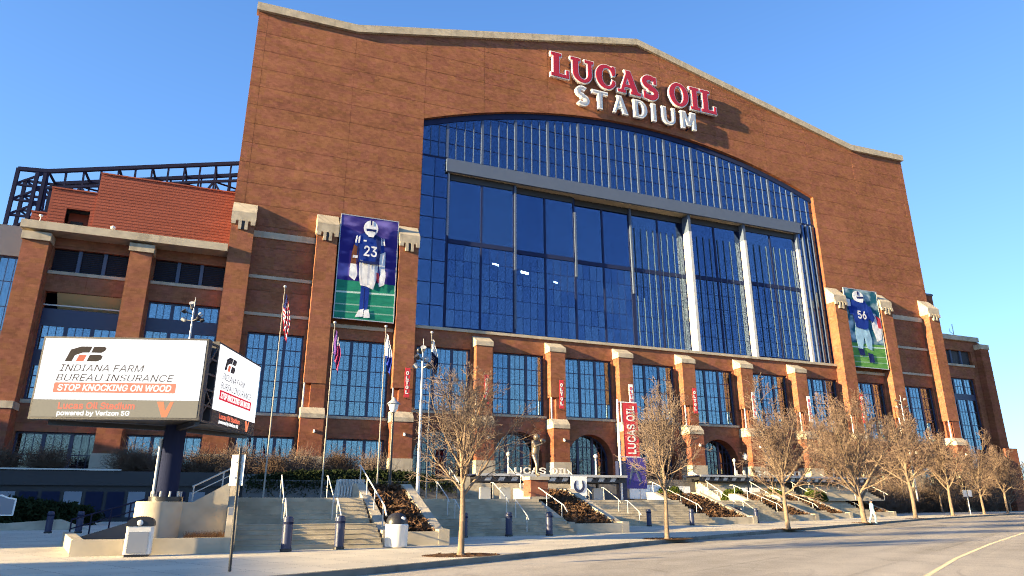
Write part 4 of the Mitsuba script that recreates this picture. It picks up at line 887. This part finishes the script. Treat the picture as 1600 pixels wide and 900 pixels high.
def acorn_lamp(x, y, z, lab, h=4.9):
    t = thing('street_lamp', lab, 'street lamp', 'lantern lamps on the plaza')
    put('post', MB().lathe([(.0, 0), (.2, 0), (.2, .3), (.11, .5), (.08, .9), (.06, h-.7), (.09, h-.68), (.0, h-.66)], (x, y, z), 14), 'black_metal', t, smooth=40)
    put('lantern', MB().lathe([(.1, h-.66), (.22, h-.5), (.26, h-.25), (.0, h-.22)], (x, y, z), 16), 'white_paint', t, smooth=40); put('hood', MB().lathe([(.36, h-.24), (.30, h-.18), (.14, h-.04), (.04, h+.1), (0, h+.12)], (x, y, z), 16), 'galv', t, smooth=40)
acorn_lamp(7.35, 35.2, PL, 'black lantern post with pale hood left of the nearest tree')
acorn_lamp(24.5, 56, PL, 'lantern post standing in front of the canopy letters'); acorn_lamp(52.0, 62, PL, 'lantern post between the second and third trees')
def flood_pole(x, y, z, h, r, lab):
    t = thing('floodlight_pole', lab, 'floodlight pole', 'poles with clustered floodlights')
    put('pole', MB().tube((x, y, z), (x, y, z+h), .14, .07, n=10), 'galv', t, smooth=40)
    for k in range(7):
        a = k*2*math.pi/7; c = np.array([x+r*math.cos(a), y+r*math.sin(a), z+h-.9+.55*(k % 3)])
        hd = put('floodlight', MB().bar((x, y, c[2]-.15), c, .07), 'black_metal', t)
        m = MB().lathe([(0, -.22), (.12, -.19), (.19, .08), (.20, .12), (.0, .10)], (0, 0, 0), 12).get(); m.apply_transform(trimesh.transformations.rotation_matrix(.9, [-math.sin(a), math.cos(a), 0])); m.apply_translation(c)
        put('lamp_head', m, 'galv' if k % 2 else 'black_metal', hd, smooth=40)
    put('spike', MB().tube((x, y, z+h), (x, y, z+h+1.0), .05, .02), 'galv', t)
flood_pole(-4.45, 60, .15, 16.8, .75, 'tall pole of clustered floodlights rising behind the billboard')
flood_pole(11.25, 45, PL, 9.6, .5, 'clustered floodlight pole left of the rightmost flag')
flood_pole(99.5, 80, PL, 15.5, .8, 'clustered floodlight pole above the right hand trees')

def flag(x, y, z0, z1, pattern, lab, ln=2.6, wd=.55, ang=0.):
    t = thing('flagpole', lab, 'flag pole', 'flag poles on the plaza')
    put('pole', MB().tube((x, y, z0), (x, y, z1), .052, .03, n=10), 'pole_grey', t, smooth=40); put('finial', MB().ball((x, y, z1+.08), .10), 'silver', t, smooth=True)
    ns, nv = 60, 26; S, V = np.meshgrid(np.linspace(0, 1, ns), np.linspace(0, 1, nv), indexing='ij')
    rs = np.random.default_rng(int(x*10)); zt = z1-.35
    # a limp flag: the cloth hangs from the hoist in pleats, the fly edge dropping lowest
    fold = .10*np.sin(S*17+2*V)*(.5+V*.7) + .05*np.sin(S*31+3*V)
    X = x+.07+S*wd*(.35+.55*np.sin(V*2.2+.2))*.9 + .03*np.sin(9*V+4*S); Y = y+fold; Zz = zt - V*ln*(.62+.38*S) - S*.55*(1-.3*V)
    v = np.stack([X, Y, Zz], -1).reshape(-1, 3); f = [(i*nv+j, (i+1)*nv+j, (i+1)*nv+j+1, i*nv+j+1) for i in range(ns-1) for j in range(nv-1)]
    put('cloth', trimesh.Trimesh(v, np.vstack([[(a, b, c), (a, c, d)] for a, b, c, d in f]), process=False), pattern, t, smooth=True, uv=np.stack([S, V], -1).reshape(-1, 2))
def f_us(p, n, uv):
    st = dr.select((uv.y*13 - 2*dr.floor(uv.y*6.5)) < 1, 1., 0.)
    c = mix((.75, .74, .74), (.45, .03, .05), st); return dr.select((uv.x < .42) & (uv.y < .5), mi.Color3f(.03, .04, .16), c)
def f_purple(p, n, uv): return dr.select(uv.x+.2*uv.y < .45, mi.Color3f(.14, .07, .30), dr.select(uv.y+.4*uv.x < .62, mi.Color3f(.62, .60, .66), mi.Color3f(.30, .05, .13)))
def f_blue(p, n, uv): return dr.select(uv.y+.5*uv.x < .95, mi.Color3f(.70, .72, .78), mi.Color3f(.03, .05, .32))
def f_navy(p, n, uv): return dr.select(uv.y+.25*uv.x < .62, mi.Color3f(.72, .73, .76), mi.Color3f(.02, .025, .06))
for n_, f_ in (('flag_us', f_us), ('flag_purple', f_purple), ('flag_blue', f_blue), ('flag_navy', f_navy)): diffuse(n_, proc(f_))
flag(1.85, 45, PL, 15.1, 'flag_us', 'flag pole with a limp red and white striped flag, tallest and leftmost', 3.0)
flag(5.2, 45, PL, 13.0, 'flag_purple', 'flag pole with a limp purple and red flag, left of the first planter'); flag(8.6, 45, PL, 13.05, 'flag_blue', 'flag pole with a limp white and blue flag beside the lantern post'); flag(11.95, 45.5, PL, 13.05, 'flag_navy', 'flag pole with a limp white and navy flag, rightmost of the four', 2.4)
t = thing('banner_pole', 'tall white pole with a red vertical banner reading LUCAS OIL above a purple one', 'banner')
put('pole', MB().tube((35.1, 60, PL), (35.1, 60, 11.6), .16, .10, n=12), 'white_paint', t, smooth=40); put('arm', MB().bar((35.1, 60, 11.35), (37.3, 60, 11.35), .09).bar((35.1, 60, 6.0), (37.5, 60, 6.0), .08), 'white_paint', t)
put('red_banner', B(35.7, 37.35, 59.97, 60.03, 6.05, 11.3), 'sign_red', t); put('purple_banner', B(35.75, 38.0, 59.97, 60.03, 3.0, 5.95), 'sign_purple', t); put('dark_base', B(34.85, 35.7, 59.9, 60.5, PL, 5.6), 'navy', t)
e = meshkit.text_mesh('LUCAS OIL', 1., .02, bold=True); v = np.array(e.vertices); v[:, 0] -= v[:, 0].min(); v[:, 0] *= 4.7/v[:, 0].max()
put('lettering', trimesh.Trimesh(np.stack([36.95-v[:, 1]*.85, 59.965-v[:, 2], 6.3+v[:, 0]], 1), e.faces, process=False), 'white_paint', t)
put('mark', MB().extr(unary_union([stroke([(36.0, 3.4), (36.6, 5.4)], .18), stroke([(36.6, 5.4), (37.3, 3.6)], .18), stroke([(36.2, 4.5), (37.6, 4.9)], .14)]), 59.93, 59.965), 'fin', t)

# ------------------------------------------------------------------ figures
def hull_body(bones, refine=.04):
    tot = None
    for a, ra, b, rb in bones:
        s = [m3.Manifold.sphere(r, 16).translate(list(map(float, p))) for p, r in ((a, ra), (b, rb))]; h = m3.Manifold.batch_hull(s); tot = h if tot is None else tot+h
    me = tot.refine_to_length(refine).to_mesh(); tm = trimesh.Trimesh(np.array(me.vert_properties)[:, :3], np.array(me.tri_verts), process=False)
    trimesh.smoothing.filter_taubin(tm, .5, -.53, 6); return tm
def xf(mesh, s, rz, loc):
    m = mesh.copy(); m.apply_scale(s); m.apply_transform(trimesh.transformations.rotation_matrix(rz, [0, 0, 1])); m.apply_translation(loc); return m
# statue: helmeted passer stepping, ball drawn back (unit: metres, facing -y)
A = np.array
J = dict(hip=A([0, 0, .98]), chest=A([.03, -.02, 1.36]), neck=A([.03, -.03, 1.55]), head=A([.02, -.07, 1.70]), lh=A([-.1, 0, .94]), rh=A([.1, 0, .94]), lk=A([-.16, -.20, .52]), la=A([-.18, -.22, .10]), lt=A([-.2, -.40, .05]), rk=A([.20, .06, .52]), ra=A([.30, .20, .12]), rt=A([.31, .05, .05]),
         ls=A([-.20, -.06, 1.46]), rs=A([.24, .04, 1.46]), le=A([-.34, -.28, 1.26]), lw=A([-.16, -.44, 1.36]), re=A([.42, .14, 1.30]), rw=A([.36, -.08, 1.52]))
bones = [(J['hip'], .17, J['chest'], .20), (J['chest'], .20, J['neck'], .09), (J['ls'], .115, J['rs'], .115), (J['chest'], .19, J['ls'], .11), (J['chest'], .19, J['rs'], .11), (J['neck'], .075, J['head'], .08), (J['lh'], .115, J['lk'], .075), (J['lk'], .078, J['la'], .05), (J['la'], .05, J['lt'], .04), (J['rh'], .115, J['rk'], .075), (J['rk'], .078, J['ra'], .05), (J['ra'], .05, J['rt'], .04),
         (J['ls'], .085, J['le'], .055), (J['le'], .055, J['lw'], .04), (J['rs'], .085, J['re'], .055), (J['re'], .055, J['rw'], .04), (J['lw'], .04, J['lw']+A([.05, -.07, .05]), .03), (J['rw'], .04, J['rw']+A([.0, -.06, .07]), .03)]
st = thing('statue', 'bronze statue of a helmeted football player standing on the brick pedestal', 'statue')
sx, sy, sc = 16.95, 39.0, 1.36
zp = 3.2
put('body', xf(hull_body(bones, .035), sc, .5, (sx, sy, zp)), 'bronze', st, smooth=True)
put('helmet', xf(MB().ball(J['head'], .145, (1, 1.1, 1.05)).get(), sc, .5, (sx, sy, zp)), 'bronze', st, smooth=True)
put('face_mask', xf(MB().path([J['head']+A([-.10, -.13, -.03]), J['head']+A([0, -.20, -.06]), J['head']+A([.10, -.13, -.03])], .012).path([J['head']+A([-.09, -.12, -.09]), J['head']+A([0, -.19, -.12]), J['head']+A([.09, -.12, -.09])], .012).get(), sc, .5, (sx, sy, zp)), 'bronze', st)
put('ball', xf(MB().ball((J['rw']+J['lw'])/2+A([.06, -.05, .1]), .11, (1.5, .9, .9)).get(), sc, .5, (sx, sy, zp)), 'bronze', st, smooth=True)
pd = thing('pedestal', 'square brick pedestal with limestone cap under the bronze statue', 'pedestal')
put('shaft', B(16.4, 17.5, 38.45, 39.55, PL, 2.98), 'brick', pd); put('cap', B(16.32, 17.58, 38.37, 39.63, 2.98, 3.18), 'limestone', pd); put('foot', B(16.33, 17.57, 38.38, 39.62, PL, PL+.14), 'limestone', pd)
# pedestrian
pj = [((0, 0, .95), .15, (0, 0, 1.38), .17), ((-.17, 0, 1.40), .08, (.17, 0, 1.40), .08), ((-.09, 0, .92), .11, (-.12, -.16, .5), .075), ((-.12, -.16, .5), .075, (-.12, -.06, .09), .05), ((-.12, -.06, .09), .05, (-.12, -.22, .05), .04), ((.09, 0, .92), .11, (.11, .1, .5), .075), ((.11, .1, .5), .075, (.11, .28, .12), .05), ((.11, .28, .12), .05, (.11, .18, .05), .04),
      ((-.2, 0, 1.38), .07, (-.27, .06, 1.1), .05), ((-.27, .06, 1.1), .05, (-.25, -.06, .86), .035), ((.2, 0, 1.38), .07, (.27, -.06, 1.1), .05), ((.27, -.06, 1.1), .05, (.24, -.2, .9), .035)]
ps = thing('person', 'person in pale blue clothes walking beside the large leaning tree', 'person')
loc, rz = (46.6, 41.6, .15), 1.2
put('body', xf(hull_body(pj, .05), 1., rz, loc), 'pale_blue_cloth', ps, smooth=True)
put('head', xf(hull_body([((0, 0, 1.48), .06, (0, -.01, 1.6), .07), ((0, -.01, 1.62), .10, (0, -.03, 1.68), .10), ((0, -.12, 1.63), .02, (0, -.1, 1.66), .02)], .03), 1., rz, loc), 'skin', ps, smooth=True)
put('hair', xf(MB().ball((0, .015, 1.70), .112, (1, 1.05, .9)).get(), 1., rz, loc), 'dark_cloth', ps, smooth=True)
hd = []
for s in (-1, 1):
    w = A([-.25, -.08, .82]) if s < 0 else A([.235, -.22, .86])
    b_ = [(w, .03, w+A([0, -.01, -.07]), .028)] + [(w+A([0, (k-1.5)*.018, -.07]), .010, w+A([0, (k-1.5)*.02-.01, -.14-.01*(k in (1, 2))]), .008) for k in range(4)] + [(w+A([0, -.03, -.03]), .011, w+A([0, -.055, -.08]), .009)]
    put('hand', xf(hull_body(b_, .012), 1., rz, loc), 'skin', ps, smooth=True)

# ------------------------------------------------------------------ trees
def tubes(segs, n):
    """many tapered tubes at once: rows of p0(3) p1(3) r0 r1"""
    s = np.asarray(segs); a, b, ra, rb = s[:, 0:3], s[:, 3:6], s[:, 6], s[:, 7]
    d = b-a; d /= np.maximum(np.linalg.norm(d, axis=1, keepdims=True), 1e-9)
    up = np.where(np.abs(d[:, 2:3]) < .9, [[0, 0, 1.]], [[1., 0, 0]]); r = np.cross(d, up); r /= np.linalg.norm(r, axis=1, keepdims=True); u = np.cross(r, d)
    t = np.arange(n)*2*np.pi/n; c = np.cos(t)[None, :, None]*r[:, None]+np.sin(t)[None, :, None]*u[:, None]
    v = np.concatenate([a[:, None]+c*ra[:, None, None], b[:, None]+c*rb[:, None, None]], 1).reshape(-1, 3)
    i = np.arange(n); f = np.concatenate([np.stack([i, (i+1) % n, n+(i+1) % n], 1), np.stack([i, n+(i+1) % n, n+i], 1)])
    F = (f[None]+(np.arange(len(s))*2*n)[:, None, None]).reshape(-1, 3)
    return trimesh.Trimesh(v, F, process=False)
def grow(rng, H, clear, spread, limbs=11, dens=1.0, rt=.10, twig=.006):
    big, small = [], []
    def branch(p, d, L, r, lev):
        ns = (6, 5, 4, 3)[lev]; pts = [p]; dd = d.copy(); step = L/ns
        for k in range(ns):
            dd = dd + rng.normal(0, (.10, .16, .20, .24)[lev], 3) + A([0, 0, (.07, .07, .06, .04)[lev]]); dd /= np.linalg.norm(dd); q = pts[-1]+dd*step
            r0, r1 = r*(1-.8*k/ns), r*(1-.8*(k+1)/ns)
            (big if lev < 2 else small).append([*pts[-1], *q, max(r0, twig), max(r1, twig*.8)]); pts.append(q)
            if lev < 3:
                nb = (2.0, 1.9, 1.6)[lev]*dens; nb = int(nb)+(rng.random() < nb-int(nb))
                if k == 0 and lev == 0: nb = min(nb, 1)
                for _ in range(nb):
                    ax = rng.normal(size=3); ax -= ax@dd*dd; ax /= np.linalg.norm(ax); an = rng.uniform(.40, .85)
                    nd = dd*math.cos(an)+ax*math.sin(an); rem = 1-(k+.5)/ns
                    branch(q-dd*step*rng.uniform(0, .6), nd, L*(.28+.42*rem)*rng.uniform(.7, 1.1), max(r1*.55, twig), lev+1)
    lean = A([rng.normal(0, .02), rng.normal(0, .02), 1.]); p = A([0, 0, 0.]); zt = clear+.38*(H-clear)
    zs = np.concatenate([[0, .12, .5], np.linspace(clear*.6, zt, 6)]); tp = [A([lean[0]*z+.03*math.sin(z*1.3), lean[1]*z+.03*math.cos(z*1.7), z]) for z in zs]
    rad = [rt*1.5, rt*1.12, rt]+list(np.linspace(rt*.95, rt*.42, 6)); trunk = [[*a, *b, ra, rb] for a, b, ra, rb in zip(tp[:-1], tp[1:], rad[:-1], rad[1:])]
    for k in range(limbs):
        u = (k+rng.uniform(0, .8))/limbs; z = clear+u*(zt-clear); az = k*2.4+rng.uniform(-.4, .4); tilt = (.98-.62*u)*rng.uniform(.7, 1.15)
        d = A([math.cos(az)*math.sin(tilt), math.sin(az)*math.sin(tilt), math.cos(tilt)])
        ell = spread/max(math.sin(tilt), .35)*.80; L = min(ell, (H-z)/max(math.cos(tilt), .5)*.86)*rng.uniform(.68, 1.12)
        base = A([np.interp(z, zs, [q[0] for q in tp]), np.interp(z, zs, [q[1] for q in tp]), z]); branch(base, d, L, rt*(.55-.2*u), 0)
    branch(tp[-1], A([0, 0, 1.]), (H-zt)*.86, rt*.42, 0)
    return trunk, big, small
def tree_meshes(seed, **k):
    rng = np.random.default_rng(seed); t, b, s = grow(rng, **k)
    m1 = tubes(t, 12); m2 = tubes(b, 5); m3_ = tubes(s, 3)
    return m1, m2, m3_
def plant_tree(ms, mats, x, y, z, s, rz, tilt, lab, cat='tree', group=None, name='street_tree'):
    t = thing(name, lab, cat, group); M = T().translate([x, y, z]).rotate([0, 1, 0], tilt).rotate([0, 0, 1], rz).scale(s)
    for nm, d in zip(('trunk', 'limbs', 'crown'), ms): put(nm, {**d}, None, t, to_world=M)
    return t
def variant(seed, mats=('bark', 'bark', 'twig'), **k):
    a, b, c = tree_meshes(seed, **k); return (ply(a, mats[0], 40), ply(b, mats[1], True), ply(c, mats[2]))
v1 = variant(11, H=5.9, clear=1.7, spread=2.5, limbs=11, dens=.76, rt=.095, twig=.0065)
v2 = variant(23, H=6.6, clear=1.75, spread=3.1, limbs=10, dens=.72, rt=.10, twig=.008)
v3 = variant(31, ('bark', 'bark', 'twig_warm'), H=7.9, clear=1.7, spread=3.3, limbs=11, dens=.74, rt=.13, twig=.011)
v4 = variant(47, ('bark', 'bark', 'twig_warm'), H=10.3, clear=1.6, spread=5.4, limbs=12, dens=.74, rt=.20, twig=.015)
v5 = variant(59, ('bark', 'bark', 'twig_warm'), H=8.0, clear=2.4, spread=4.0, limbs=11, dens=.72, rt=.15, twig=.017)
G = 'bare street trees along the kerb'
TREES = [(v1, 6.86, 21.6, 1, 20, 0, 'nearest bare street tree, left of the canopy, trunk by the kerb'), (v2, 18.55, 27.8, 1, 80, .5, 'second bare street tree, right of the red vertical banner'), (v3, 32.0, 34.9, 1, 140, -1, 'third bare street tree, in front of the long canopy'),
         (v4, 47.9, 43.6, 1, 35, -7, 'large leaning bare tree right of the long canopy, fourth along the kerb'), (v5, 66.0, 53.6, 1.28, 10, 0, 'fifth bare street tree, right of the large leaning one'), (v5, 83.2, 62.4, 1.22, 130, -2, 'sixth bare street tree, beside the pair of small white signs'), (v3, 98.5, 69.2, 1.25, 250, 0, 'seventh bare street tree, second from the right edge'), (v5, 110, 73.6, 1.15, 200, 0, 'eighth bare street tree, at the right picture edge')]
for v, x, y, s, rz, tl, lab in TREES:
    plant_tree(v, None, x, y, .13, s, rz, tl, lab, 'tree', G)
    k = key('tree_pit'); ring = el(x, y, 1.25, .8); m = MB().extz(ring, .14, .158)
    rng = np.random.default_rng(int(x)); 
    for _ in range(260):
        q = rng.uniform(-1, 1, 2); 
        if q@q > 1: continue
        c = A([x+q[0]*1.2, y+q[1]*.75, .165]); m.add(c+rng.normal(0, .035, (3, 3))*[1, 1, .5], [(0, 1, 2)])
    scene[k] = ply(m.get(), 'leaf_litter'); labels[k] = {'kind': 'stuff', 'label': 'leaf litter in the pit round a street tree', 'category': 'leaf litter'}
# second row behind, over the plaza
back = [(v5, 60.5, 66, .85), (v3, 72, 68, 1.1), (v4, 82, 75, .85), (v5, 90, 78, 1.05), (v4, 99, 82, .8), (v5, 107, 82, 1.0), (v4, 116, 84, .8), (v5, 124, 87, .95), (v4, 134, 89, .75), (v3, 78, 71, .9), (v4, 146, 96, .8), (v5, 156, 101, .9)]
for i, (v, x, y, s) in enumerate(back): plant_tree(v, None, x, y, PL if y < 86 and x < 100 else .15, s, 47*i, 0, '%s bare brown tree from the left in the back row on the plaza' % (nth+['eleventh', 'twelfth'])[i], 'tree', 'bare trees in the back row', 'plaza_tree')
# leafless hedge shrubs on the terrace and dark evergreen hedge below
def shrub_mesh(seed, R, H, n=190, twig=.016):
    rng = np.random.default_rng(seed); segs = []
    for k in range(n):
        p = A([rng.normal(0, R*.25), rng.normal(0, R*.25), 0.]); az = rng.uniform(0, 6.28); ti = rng.uniform(.05, .85); d = A([math.cos(az)*math.sin(ti), math.sin(az)*math.sin(ti), math.cos(ti)]); L = H*rng.uniform(.75, 1.15)*(1.05-.3*ti); r = twig*1.6
        for j in range(5):
            d = d+rng.normal(0, .22, 3); d /= np.linalg.norm(d); q = p+d*L/5; segs.append([*p, *q, r, r*.85]); r *= .85; p0 = p; p = q
            for _ in range(2):
                e = d+rng.normal(0, .8, 3); e /= np.linalg.norm(e); w = p+e*L*.26; segs.append([*p, *w, twig, twig*.7]); e2 = e+rng.normal(0, .6, 3); e2 /= np.linalg.norm(e2); segs.append([*w, *(w+e2*L*.16), twig*.8, twig*.6])
    return tubes(segs, 3)
sh1, sh2 = ply(shrub_mesh(5, 2.0, 2.7), 'shrub_twig'), ply(shrub_mesh(6, 2.2, 2.9), 'twig')
for i, x in enumerate((-21.5, -17.8, -10.2, -6.8, -3.2, .6, 4.2, 7.4, 11.6, 15.2)):
    k = put('bare_shrub', {**(sh2 if i > 3 and i % 2 else sh1)}, None, to_world=T().translate([x, 84+(i % 3), 4.2]).rotate([0, 0, 1], 63*i).scale(.92+.1*(i % 3)), label='%s leafless brown shrub from the left along the foot of the stadium wall' % nth[i], category='shrub', group='leafless shrubs on the terrace')
for i, (x, y, sc_) in enumerate(((80, 73, 1.2), (86, 77, 1.3), (92, 80, 1.25), (98, 84, 1.4), (105, 86, 1.3), (112, 87, 1.45), (120, 89, 1.3), (128, 91, 1.5), (137, 95, 1.4), (146, 99, 1.5))):
    put('bare_shrub', {**(sh2 if i % 2 else sh1)}, None, to_world=T().translate([x, y, .15]).rotate([0, 0, 1], 40*i).scale([sc_*1.35, sc_*1.2, sc_]), label='%s leafless brown bush from the left under the right hand trees' % nth[i], category='shrub', group='leafless bushes under the right hand trees')
def leaf_mass(seed, w, d, h, n, s):
    rng = np.random.default_rng(seed); p = rng.normal(size=(n, 3)); p /= np.linalg.norm(p, axis=1, keepdims=True); p *= rng.uniform(.55, 1, (n, 1))**.5
    p[:, 2] = np.abs(p[:, 2]); bump = 1+.35*(meshkit.fbm(p*2.2, 3, seed)-.5)*2; p = p*bump[:, None]*[w/2, d/2, h]
    q = rng.normal(0, s, (n, 3, 3)); v = (p[:, None]+q).reshape(-1, 3); return trimesh.Trimesh(v, np.arange(3*n).reshape(-1, 3), process=False)
gs = ply(leaf_mass(9, 3.4, 2.4, 1.25, 5200, .075), 'green_leaf')
for i, (x, y) in enumerate(((37.0, 54.5), (48.8, 60.6), (59.5, 66.8), (71, 72.5), (64, 64.9), (40.5, 60))):
    t = thing('evergreen_shrub', '%s rounded dark green shrub from the left at the head of the planters' % nth[i], 'shrub', 'green shrubs at the planters'); put('foliage', {**gs}, None, t, to_world=T().translate([x, y, PL-.05]).rotate([0, 0, 1], 50*i).scale(.9+.12*(i % 3)))
hd = ply(leaf_mass(13, 13, 4, 1.9, 16000, .13), 'dark_leaf')
for i, (x, y, z, r) in enumerate(((-17, 62, .1, 0), (-14, 56, .1, 40), (92, 86, .1, 25), (106, 91, .1, 20), (122, 94, .1, 10))):
    t = thing('hedge', ('rear dark hedge in shade left of the billboard plinth', 'front dark hedge in shade left of the billboard plinth', 'dark hedge under the right hand trees, nearest', 'dark hedge under the right hand trees, middle', 'dark hedge under the right hand trees, farthest')[i], 'hedge'); put('foliage', {**hd}, None, t, to_world=T().translate([x, y, z]).rotate([0, 0, 1], r), kind='stuff')
iv = thing('ivy', 'dark ivy hanging over the shaded plaza wall behind the flag poles', 'ivy')
im = leaf_mass(21, 18.4, 2.6, .95, 9000, .10); iv_v = np.array(im.vertices); rng = np.random.default_rng(8)
hang = MB().mesh(im)
for _ in range(2600):
    x, z = rng.uniform(-8.9, 8.9), -abs(rng.normal(0, .45))*(.4+.9*abs(math.sin(rng.integers(0, 9)*1.7))); hang.add(A([x, -1.28+rng.uniform(-.06, .1), z])+rng.normal(0, .09, (3, 3)), [(0, 1, 2)])
put('foliage', ply(hang.get(), 'dark_leaf'), None, iv, to_world=T().translate([10, 62.7, 3.42]), kind='stuff')
lw = thing('retaining_wall', 'low concrete retaining wall in shade at the left behind the marker plaque', 'wall')
put('face', MB().extr(Polygon([(-22, .1), (-7.6, .1), (-9.3, .75), (-12, .55), (-22, .55)]), 50, 50.4), 'concrete', lw)
lg = thing('left_gate', 'dark glazed ground floor entrance in shade below the left wing', 'entrance')
put('frame', MB().box(-23, 1, 69.4, 69.6, 3.1, 4.3).box(-23, 1, 69.7, 69.9, .1, 3.1), 'louver', lg)
for k in range(14): put('door_pane', B(-22.6+1.6*k, -21.3+1.6*k, 69.62, 69.66, .5, 2.6), 'dark_steel' if k % 3 else 'bin_grey', lg)
put('parapet_rail', MB().bar((-24, 69.3, 4.4), (-9, 69.3, 4.4), .12), 'pale_steel', lg)
# buildings across the side street, out of the picture to the left; their shade lies over the forecourt
def block(x0, x1, y0, y1, h, lab):
    t = thing('brick_building', lab, 'building')
    put('wall', B(x0, x1, y0, y1, 0, h), 'brick_base', t); put('parapet', MB().box(x0-.2, x1+.2, y0-.2, y1+.2, h, h+.5), 'limestone', t)
    for y in np.arange(y0+3, y1-3, 5):
        for z in np.arange(2, h-3, 4): put('window', B(x1+.003, x1+.06, y, y+2.2, z, z+2.4), 'bin_grey', t)
block(-82, -62, 23.5, 100, 17.8, 'long brick building across the side street, beyond the left picture edge')
block(-84, -64, -14, 14.5, 13.6, 'lower brick building across the side street, nearer the camera, beyond the left edge')
